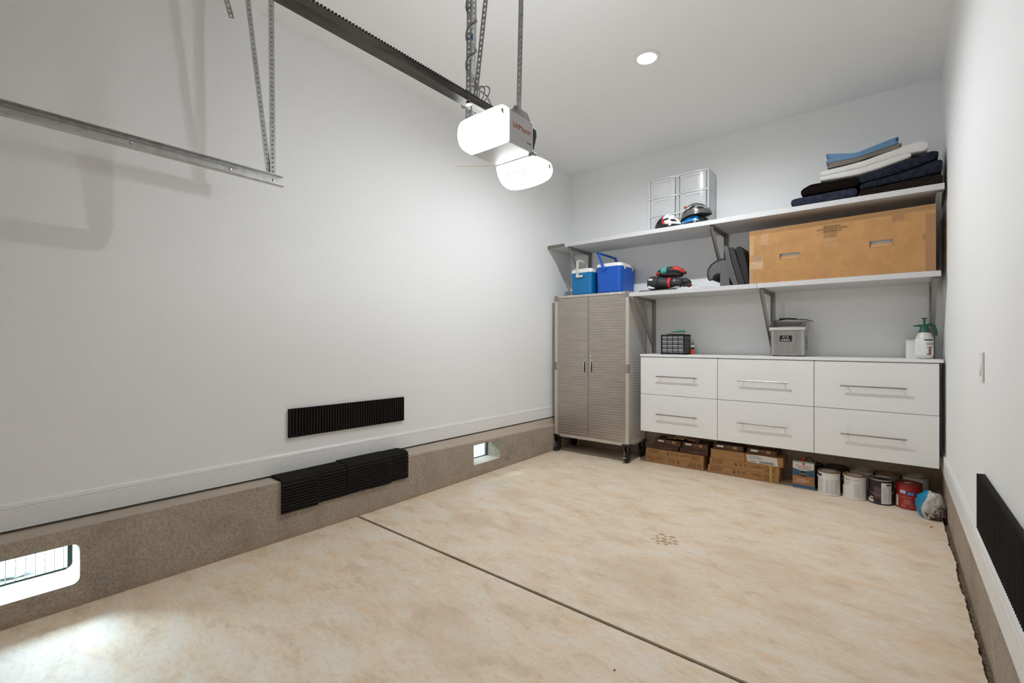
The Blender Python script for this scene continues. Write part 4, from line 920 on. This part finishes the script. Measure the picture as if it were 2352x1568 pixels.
def on_cyl(mb, R, cx, cy, a0, a1, z0, z1, n=12, e=.0006):
    """patch wrapped on a cylinder; angle measured from the -Y direction"""
    n = max(1, n); A = []
    for i in range(n+1):
        a = a0+(a1-a0)*i/n; s_, c_ = math.sin(a), -math.cos(a)
        A.append([mb.bm.verts.new((cx+(R+q)*s_, cy+(R+q)*c_, z)) for q, z in ((0, z0), (e, z0), (e, z1), (0, z1))])
    for P_, Q_ in zip(A, A[1:]):
        for k in range(4): mb.bm.faces.new((P_[k], P_[(k+1) % 4], Q_[(k+1) % 4], Q_[k]))
    mb.bm.faces.new(A[0]); mb.bm.faces.new(A[-1][::-1]); return mb
def bend_text(mb, txt, size, R, cx, cy, a, z, sx=1.0, e=.0008):
    k = MB().text(txt, size, Matrix.Identity(4), ext=.0002, sx=sx); bm = k.bm
    bmesh.ops.subdivide_edges(bm, edges=[x for x in bm.edges if x.calc_length() > R*.15], cuts=2)
    me = bpy.data.meshes.new('q')
    for v in bm.verts:
        th = a+v.co.x/R; rr_ = R+e+v.co.z; v.co = Vector((cx+rr_*math.sin(th), cy-rr_*math.cos(th), z+v.co.y))
    bm.to_mesh(me); bm.free(); mb.bm.from_mesh(me); bpy.data.meshes.remove(me); return mb
R = .0522
on_cyl(MB(), R, sx_, sy_, -.05, 1.15, TZ+.137, TZ+.148).obj('label_band', PG, t)
b = MB(); bend_text(b, 'DEER', .022, R, sx_, sy_, .70, TZ+.112); b.obj('lettering', mat('label_navy', (.02, .03, .06), .5), t)
b = MB(); bend_text(b, 'OUT', .010, R, sx_, sy_, .75, TZ+.092)
on_cyl(b, R, sx_, sy_, .45, .75, TZ+.032, TZ+.075); on_cyl(b, R, sx_, sy_, .25, .45, TZ+.032, TZ+.042); on_cyl(b, R, sx_, sy_, .52, .72, TZ+.075, TZ+.088); on_cyl(b, R, sx_, sy_, .30, .52, TZ+.082, TZ+.089); on_cyl(b, R, sx_, sy_, .72, .9, TZ+.082, TZ+.089)
b.obj('deer_picture', mat('deer_brown', (.22, .09, .05), .6), t)
b = MB()
for q in range(9): on_cyl(b, R, sx_, sy_, -.85, -.40, TZ+.135-q*.009, TZ+.1365-q*.009, 6)
b.obj('small_print', mat('faint_print', (.45, .45, .44), .6), t)

# ---------------------------------------------------------------- cartons under the drawers
def marks(mb, x0, x1, z, y, rows, h=.004, gap=.009, align='L', rng=random.Random(5)):
    for r_ in range(rows):
        w_ = (x1-x0)*rng.uniform(.6, 1); a = x0 if align == 'L' else x1-w_; p = a
        while p < a+w_:
            q = min(a+w_, p+rng.uniform(.006, .02)); mb.box(p, q, y-.0004, y, z-r_*gap-h, z-r_*gap); p = q+.003
def icons(mb, x, z, y, kinds):
    for i, kd in enumerate(kinds):
        cx_ = x+i*.043
        me = plate([(cx_+.012*math.cos(a), z+.012*math.sin(a)) for a in [j*2*PI/20 for j in range(20)]], [[(cx_+.009*math.cos(a), z+.009*math.sin(a)) for a in [j*2*PI/20 for j in range(20)]]], .0004)
        me.transform(Matrix.Translation((0, y-.0003, 0)) @ Matrix.Rotation(PI/2, 4, 'X')); mb.bm.from_mesh(me)
        if kd: mb.prism([(cx_+.009*math.cos(a), z+.009*math.sin(a)) for a in [-PI/2+j*PI/10 for j in range(11)]], 'Y', y-.0004, y)
        mb.box(cx_-.012, cx_+.012, y-.0004, y, z+.014, z+.018)
FY = 4.72
def long_carton(label, x0, x1, z0, z1, y0, var):
    t = thing('flat_carton', label, 'box', ((x0+x1)/2, 4.82, z0), 'long flat cartons under the drawers')
    MB().box(x0, x1, y0, y0+.195, z0, z1-.0008).obj('carton', KRAFT, t, bevel=.003)
    m = MB(); h = z1-z0; yy = y0-.0002; rng = random.Random(var)
    if var % 2:
        marks(m, x0+.02, x0+.055, z1-.012, yy, 4, .0045, .012, 'R', rng); m.box(x0+.058, x0+.060, yy-.0004, yy, z0+.018, z1-.010); marks(m, x0+.068, x0+.15, z1-.012, yy, 3, .005, .014, 'L', rng)
        icons(m, x0+.235, (z0+z1)/2-.002, yy, (1, 0, 0)); marks(m, x1-.25, x1-.140, z1-.018, yy, 2, .005, .014, 'R', rng); m.box(x1-.13, x1-.128, yy-.0004, yy, z0+.014, z1-.014); marks(m, x1-.115, x1-.02, z1-.014, yy, 4, .005, .013, 'L', rng)
    else:
        marks(m, x0+.02, x0+.09, z1-.014, yy, 3, .0045, .014, 'R', rng); m.box(x0+.105, x0+.107, yy-.0004, yy, z0+.014, z1-.012); marks(m, x0+.115, x0+.21, z1-.014, yy, 2, .005, .013, 'L', rng)
        icons(m, x0+.26, (z0+z1)/2-.002, yy, (0, 0, 1)); marks(m, x1-.16, x1-.07, z1-.014, yy, 4, .005, .012, 'R', rng); m.box(x1-.062, x1-.060, yy-.0004, yy, z0+.012, z1-.012); marks(m, x1-.055, x1-.015, z1-.014, yy, 4, .005, .012, 'L', rng)
    m.obj('printed_marks', INK, t)
    return t
long_carton('long kraft carton on the floor, bottom of the left stack', -2.049, -1.451, .0005, .072, FY, 2)
long_carton('long kraft carton, second from the floor in the left stack', -2.043, -1.450, .0725, .145, FY, 1)
long_carton('long kraft carton on the floor, bottom of the right stack', -1.409, -.798, .0005, .0735, FY, 3)
long_carton('long kraft carton, second from the floor in the right stack', -1.394, -.794, .0740, .147, FY, 5)
t = thing('carton', 'plain short kraft carton on the right stack, no label', 'box', (-1.23, 4.8, .148))
MB().box(-1.382, -1.080, FY-.002, 4.915, .1475, .232).obj('carton', KRAFT, t, bevel=.002)
t = thing('carton', 'short kraft carton with white shipping label showing 189024', 'box', (-.92, 4.8, .148))
MB().box(-1.076, -.765, FY-.002, 4.915, .1475, .232).obj('carton', KRAFT, t, bevel=.002)
lb = MB().prism([(-1.052, .158), (-.806, .152), (-.812, .222), (-.92, .230), (-1.062, .222)], 'Y', FY-.0032, FY-.002).obj('shipping_label', PAPER, t)
b = MB().text('189024', .024, FRONT(-1.012, FY-.0036, .168), ext=.0002, sx=.85)
rng = random.Random(4); x = -.955
while x < -.84: q = rng.choice((.002, .0035, .005)); b.box(x, x+q, FY-.0038, FY-.0032, .159, .178); x += q+rng.choice((.002, .003))
b.text('7', .014, FRONT(-.826, FY-.0036, .168), ext=.0002)
for q in range(3): marks(b, -1.045, -.90, .216-q*.010, FY-.0034, 1, .003, .009, 'L', rng)
b.obj('label_print', mat('black_ink', (.02, .02, .02), .6), lb)
def brown_box(label, x0, x1, z0, z1, y0, front=True):
    t = thing('brown_carton', label, 'box', ((x0+x1)/2, 4.83, z0), 'dark brown cartons under the drawers')
    MB().box(x0, x1, y0, 4.925, z0, z1-.0008).obj('carton', DBOX, t, bevel=.003)
    m = MB()
    if front:
        MB().box(x0+.03, x0+.092, y0-.0012, y0-.0001, z1-.030, z1-.012).obj('white_sticker', PAPER, t)
        w_ = x1-x0
        MB().box(x0+.41*w_, x0+.60*w_, y0-.0010, y0-.0001, z1-.030, z1-.010).obj('printed_panel', mat('print_brown', (.17, .085, .045), .6), t)
        MB().box(x0+.65*w_, x0+.80*w_, y0-.0010, y0-.0001, z1-.034, z1-.008).obj('printed_square', mat('print_tan', (.42, .22, .10), .6), t)
        MB().box(x0+.86*w_, x0+.93*w_, y0-.0010, y0-.0001, z1-.030, z1-.012).box(x0+.40*w_, x0+.92*w_, y0-.0008, y0-.0001, z1-.044, z1-.040).obj('small_print', MATS['print_brown'], t)
    else:
        m.box(x0+.3*(x1-x0), x1-.3*(x1-x0), y0-.0008, y0-.0001, z0+.012, z0+.018); m.obj('printed_line', mat('print_gold', (.20, .13, .05), .6), t)
    return t
brown_box('dark brown carton under a stickered one, left on left stack', -1.965, -1.705, .1455, .198, FY+.015, False)
brown_box('dark brown carton with white sticker at the far left top', -1.946, -1.676, .1985, .256, FY+.010)
brown_box('dark brown carton under a stickered one, right on left stack', -1.690, -1.415, .1455, .196, FY+.015, False)
brown_box('dark brown carton with white sticker, right top of left stack', -1.664, -1.412, .1965, .258, FY+.012)
brown_box('dark brown carton with white sticker on the plain kraft carton', -1.358, -1.092, .2325, .286, FY+.004)
brown_box('dark brown carton with white sticker on the labelled kraft carton', -1.060, -.815, .2325, .287, FY+.003)
brown_box('dark brown carton partly hidden behind others, under the middle drawers', -1.088, -.830, .2875, .325, FY+.05, False)
b = MB(); nx, ny = 40, 14; G_ = []
for i in range(nx+1):
    row = []
    for j in range(ny+1):
        x = -1.86+.34*i/nx; y = 4.735+.16*j/ny; e = math.sin(PI*i/nx)**.4
        row.append(b.bm.verts.new((x, y+.010*noise.noise(Vector((x*25, 4, 1))), .2600+.028*abs(noise.noise(Vector((x*18, y*25, 1))))*2*e+.006*e)))
    G_.append(row)
for i in range(nx):
    for j in range(ny): b.bm.faces.new((G_[i][j], G_[i+1][j], G_[i+1][j+1], G_[i][j+1]))
tag(b.obj('packing_paper', mat('brown_paper', (.30, .19, .11), .9), solid=.001), 'crumpled brown packing paper on top of the left stack', 'paper')
b = MB().box(-.872, -.853, FY-.0030, FY-.0014, .004, .146).box(-.872, -.853, FY-.003, FY+.03, .1475, .1479)
t = thing('tie_strap', 'yellow plastic strap around the long cartons of the right stack', 'strap', (-.862, FY, 0)); b.obj('band', mat('strap_yellow', (.62, .47, .10), .5), t)
b = MB()
for z in [.01+i*.012 for i in range(11)]: b.box(-.866, -.859, FY-.0036, FY-.003, z, z+.006)
b.obj('printed_dash', mat('strap_grey', (.25, .22, .10), .5), t)

# ---------------------------------------------------------------- stain can, paint cans, bag
t = thing('stain_can', 'rectangular wood sealer can, white and blue with red cap', 'can', (-.607, 4.74, 0))
cx0, cx1, cy0, cy1 = -.692, -.525, 4.69, 4.772
MB().prism(rrect(cx0, cx1, cy0, cy1, .012), 'Z', .001, .238).obj('body', mat('tin', (.30, .31, .32), .35, .8), t)
yy = cy0-.0006
def fp(name, m, pts): return MB().prism(pts, 'Y', yy, cy0+.0005).obj(name, m, t)
arc = [(cx0+.006+(cx1-cx0-.012)*i/12, .158+.018*(2*i/12-1)**2) for i in range(13)]
fp('white_label', PAPER, arc+[(cx1-.006, .226), (cx0+.006, .226)])
fp('blue_label', mat('label_blue', (.03, .10, .19), .4), [(p[0], p[1]-.0002) for p in arc][::-1]+[(cx0+.006, .110), (cx1-.006, .110)])
fp('wood_picture', speckled('label_wood', (.30, .12, .03), (.50, .22, .07), 25, .5, (1, 1, 8)), [(cx0+.006, .036), (cx1-.006, .036), (cx1-.006, .1098), (cx0+.006, .1098)])
fp('blue_foot', MATS['label_blue'], [(cx0+.006, .008), (cx1-.006, .008), (cx1-.006, .0358), (cx0+.006, .0358)])
MB().text("Thompson's", .025, FRONT(-.608, yy-.0004, .196), ext=.0002, sx=.95).obj('lettering', mat('red_ink', (.50, .03, .03), .5), t)
MB().text('WaterSeal', .024, FRONT(-.605, yy-.0004, .176), ext=.0002, sx=.98).obj('lettering', mat('navy_ink', (.02, .03, .06), .5), t)
MB().lathe([(.0001, 0), (.0245, 0), (.0245, .001), (.0001, .001)], (-.607, yy-.001, .130), 28, 'Y').obj('round_seal', mat('seal_black', (.02, .02, .025), .5), t)
b = MB().text('WOOD', .014, FRONT(-.607, yy-.0014, .130), ext=.0002)
for z in (.086, .074, .062): marks(b, cx0+.035, cx1-.03, z, yy-.0002, 1, .004, .009, 'L', rng)
b.obj('white_print', PAPER, t)
MB().lathe([(.0001, 0), (.0095, 0), (.0095, .001), (.0001, .001)], (-.607, yy-.001, .216), 18, 'Y').obj('red_dot', MATS['red_ink'], t)
MB().lathe([(.016, .238), (.017, .242), (.017, .258), (.014, .262)], (-.615, 4.73, 0), 20).obj('cap', HR, t)
MB().tube([(-.60, 4.74, .238), (-.59, 4.74, .262), (-.56, 4.74, .270), (-.545, 4.74, .255), (-.54, 4.74, .238)], .004, 8).obj('carry_handle', BLACKR, t)
TIN = mat('bright_tin', (.5, .49, .47), .3, .9)
def can(label, cx, cy, bodym, lidm, deco=None, h=.193, R=.0815, handle=True, grp='paint cans under the right drawers'):
    t = thing('paint_can', label, 'paint can', (cx, cy, 0), grp)
    MB().lathe([(R-.003, .001), (R-.001, .006), (R-.003, .009), (R-.0035, .012), (R-.0035, h-.014), (R-.001, h-.010), (R-.003, h-.006)], (cx, cy, 0), 44).obj('body', bodym, t)
    MB().lathe([(R-.004, h-.008), (R, h-.006), (R+.001, h-.002), (R-.001, h), (R-.006, h), (R-.008, h-.006), (R-.016, h-.007), (R-.018, h-.002), (R-.022, h-.002), (R-.026, h-.008), (.0001, h-.008)], (cx, cy, 0), 44).obj('lid', lidm, t)
    if handle: MB().tube([(cx-R-.001, cy-.004, h-.055), (cx-R-.003, cy-.030, h-.075), (cx-R*.75, cy-R*.8, h-.105), (cx-R*.3, cy-R-.004, h-.118), (cx+R*.3, cy-R-.004, h-.118), (cx+R*.75, cy-R*.8, h-.105), (cx+R+.003, cy-.030, h-.075), (cx+R+.001, cy-.004, h-.055)], .0013, 6).obj('wire_handle', CHROME, t) if handle == 2 else None
    if handle: MB().lathe([(.0001, -R-.003), (.010, -R-.002), (.012, -R+.003)], (cx, cy, h-.05), 12, 'X').obj('handle_ear', TIN, t)
    if deco: deco(t, cx, cy, R-.0035, h)
    return t
CW = mat('can_white', (.72, .71, .69), .45); LIDB = mat('lid_rusty', (.22, .12, .06), .5, .4); LIDD = mat('lid_dark', (.06, .05, .045), .4, .6)
def printlines(t, cx, cy, R, cols, z1, z0, name='small_print', m=None, step=.0075):
    b = MB(); rg = random.Random(int(cx*1000))
    for a0, a1 in cols:
        z = z1
        while z > z0: on_cyl(b, R, cx, cy, a0, a0+(a1-a0)*rg.uniform(.6, 1), z-.0025, z, 5, .0004); z -= step
    b.obj(name, m or mat('grey_print', (.38, .37, .36), .6), t)
def d1(t, cx, cy, R, h):
    printlines(t, cx, cy, R, ((-1.0, -.35), (-.22, .12), (.22, .5), (.6, 1.1)), .13, .02)
    on_cyl(MB(), R, cx, cy, -1.3, -.60, .152, .170).obj('dark_print', INK, t)
def d2(t, cx, cy, R, h):
    b = MB(); bend_text(b, 'BEHR', .016, R, cx, cy, -.50, .158); bend_text(b, 'INTERIOR', .009, R, cx, cy, .18, .158); on_cyl(b, R, cx, cy, -1.6, -1.02, .105, .172); b.obj('dark_print', INK, t)
    printlines(t, cx, cy, R, ((.0, .6),), .13, .03); printlines(t, cx, cy, R, ((-.75, -.3),), .135, .115, 'heading', INK, .011)
def d3(t, cx, cy, R, h):
    b = on_cyl(MB(), R, cx, cy, .05, .95, .012, .172, 12, .0007); b.obj('white_label', CW, t)
    printlines(t, cx, cy, R+.0005, ((.12, .55), (.62, .9)), .14, .02); on_cyl(MB(), R+.0005, cx, cy, .45, .85, .152, .164).obj('dark_print', INK, t)
    on_cyl(MB(), R, cx, cy, -1.5, -.62, .012, .035).obj('white_foot', CW, t)
    on_cyl(MB(), R, cx, cy, -.55, .03, .050, .135).obj('plum_panel', mat('plum_light', (.09, .05, .065), .5), t)
    b = MB().tube([(cx-.066, cy-R+.030, .040), (cx-.060, cy-R+.016, .052), (cx-.048, cy-R+.008, .048)], .007, 8); b.obj('picture', mat('picture_tan', (.55, .32, .18), .6), t)
def d4(t, cx, cy, R, h):
    on_cyl(MB(), R, cx, cy, -.75, -.28, .118, .142).obj('house_picture', mat('pale_blue', (.40, .55, .70), .5), t)
    on_cyl(MB(), R, cx, cy, -.22, .42, .110, .136).obj('logo_panel', mat('logo_blue', (.01, .05, .32), .5), t)
    b = MB(); bend_text(b, 'Sherwin', .0105, R+.0006, cx, cy, .12, .128); bend_text(b, 'Williams', .0105, R+.0006, cx, cy, .12, .1175); b.obj('logo_lettering', PAPER, t)
    b = MB(); bend_text(b, 'SHOWCASE', .022, R, cx, cy, .02, .090, 1.05); b.obj('lettering', mat('rose_ink', (.55, .16, .12), .5), t)
    printlines(t, cx, cy, R, ((-.45, .45),), .072, .040, 'small_print', mat('pale_rose', (.60, .32, .28), .5), .009)
    printlines(t, cx, cy, R, ((-.62, -.1), (.05, .5)), .032, .014, 'foot_print', MATS['pale_rose'], .009)
    on_cyl(MB(), R, cx, cy, -1.5, -.95, .012, .095).obj('white_strip', CW, t)
    MB().obox((cx-.01, cy-.025, h-.0005), (.018, .012, 0), (-.006, .009, 0), (0, 0, .0006)).obj('lid_sticker', PAPER, t)
CR = mat('can_red', (.30, .012, .010), .38)
FYc = 4.69
can('white paint can with columns of print, next to the sealer can', -.424, FYc, CW, LIDB, d1)
can('white paint can with rusty lid, second round can in the front row', -.252, FYc, CW, mat('lid_orange', (.32, .15, .05), .5, .3), d2)
can('dark plum paint can with a white side label, front row', -.084, FYc, mat('can_plum', (.022, .010, .016), .35), TIN, d3, handle=2)
can('red paint can with dark red lid beside the crumpled bag', .085, FYc, CR, mat('lid_red', (.13, .03, .015), .4, .3), d4)
RY = 4.8565
can('paint can with black lid in the back row behind the first white can', -.385, RY, mat('can_dark', (.03, .03, .03), .4), LIDD, None, .205, grp='back row of paint cans')
can('pale paint can in the back row behind the rusty lidded can', -.215, RY, CW, TIN, None, .205, grp='back row of paint cans')
can('paint can with rusty orange lid in the back row behind the plum can', -.045, RY, mat('can_tan', (.3, .25, .2), .4), MATS['lid_orange'], None, .205, grp='back row of paint cans')
can('paint can with bright metal lid in the back row behind the red can', .125, RY, CW, TIN, None, .215, grp='back row of paint cans')
can('paint can with dark lid in the back row behind the wood sealer can', -.560, RY+.004, MATS['can_dark'], LIDD, None, .20, .079, grp='back row of paint cans')

b = MB(); bmesh.ops.create_icosphere(b.bm, subdivisions=5, radius=1)
BAGB, BAGW = mat('bag_blue', (.0, .22, .42), .35), mat('bag_white', (.52, .50, .47), .35)
BAGG = mat('bag_print', (.10, .09, .08), .45)
for v in b.bm.verts:
    n_ = v.co.normalized(); d = 1+.12*noise.noise(n_*2.1+Vector((3, 1, 0)))-.16*abs(noise.noise(n_*2.9+Vector((1, 5, 2))))+.012*noise.noise(n_*11)
    v.co = Vector((n_.x*.084*d, n_.y*.086*d, n_.z*.110*d)); v.co.z = max(v.co.z, -.088); v.co += Vector((.198, 4.50, .0885))
for f_ in b.bm.faces:
    c_ = f_.calc_center_median(); u = c_.x-.198; zz = c_.z
    s_ = u+.022*math.sin(zz*22)+.004
    if s_ < -.025: f_.material_index = 1
    elif -.025 <= s_ < -.008: f_.material_index = 0
    elif zz < .055 and noise.noise(Vector((c_.x*60, c_.y*60, zz*30))) > .05: f_.material_index = 2
    elif u > .02 and zz < .11 and noise.noise(Vector((c_.x*90, c_.y*90, zz*90))) > .0: f_.material_index = 2
o = tag(b.obj('plastic_sack', BAGW, smooth=True), 'crumpled blue and white plastic sack in the right corner', 'bag'); o.data.materials.append(BAGB); o.data.materials.append(BAGG)

# ---------------------------------------------------------------- bits on the floor
LF = mat('dry_leaf', (.16, .07, .035), .9)
for (x, y, s_, lb_) in ((-1.62, .70, .016, 'curled dry leaf on the floor left of the slab joint'), (-.83, 1.62, .006, 'tiny dark crumb on the slab in front of the joint'), (.185, 4.27, .009, 'small brown crumb on the floor in front of the sack')):
    b = MB(); P_ = [(0, 0, .001), (s_*.6, s_*.35, .005), (s_*1.3, s_*.1, .003), (s_*1.8, -s_*.3, .008), (s_*1.0, -s_*.4, .004), (s_*.4, -s_*.35, .002)]
    b.bm.faces.new([b.bm.verts.new((x+p[0], y+p[1], p[2])) for p in P_]); tag(b.obj('leaf_bit', LF, solid=.002), lb_, 'debris')
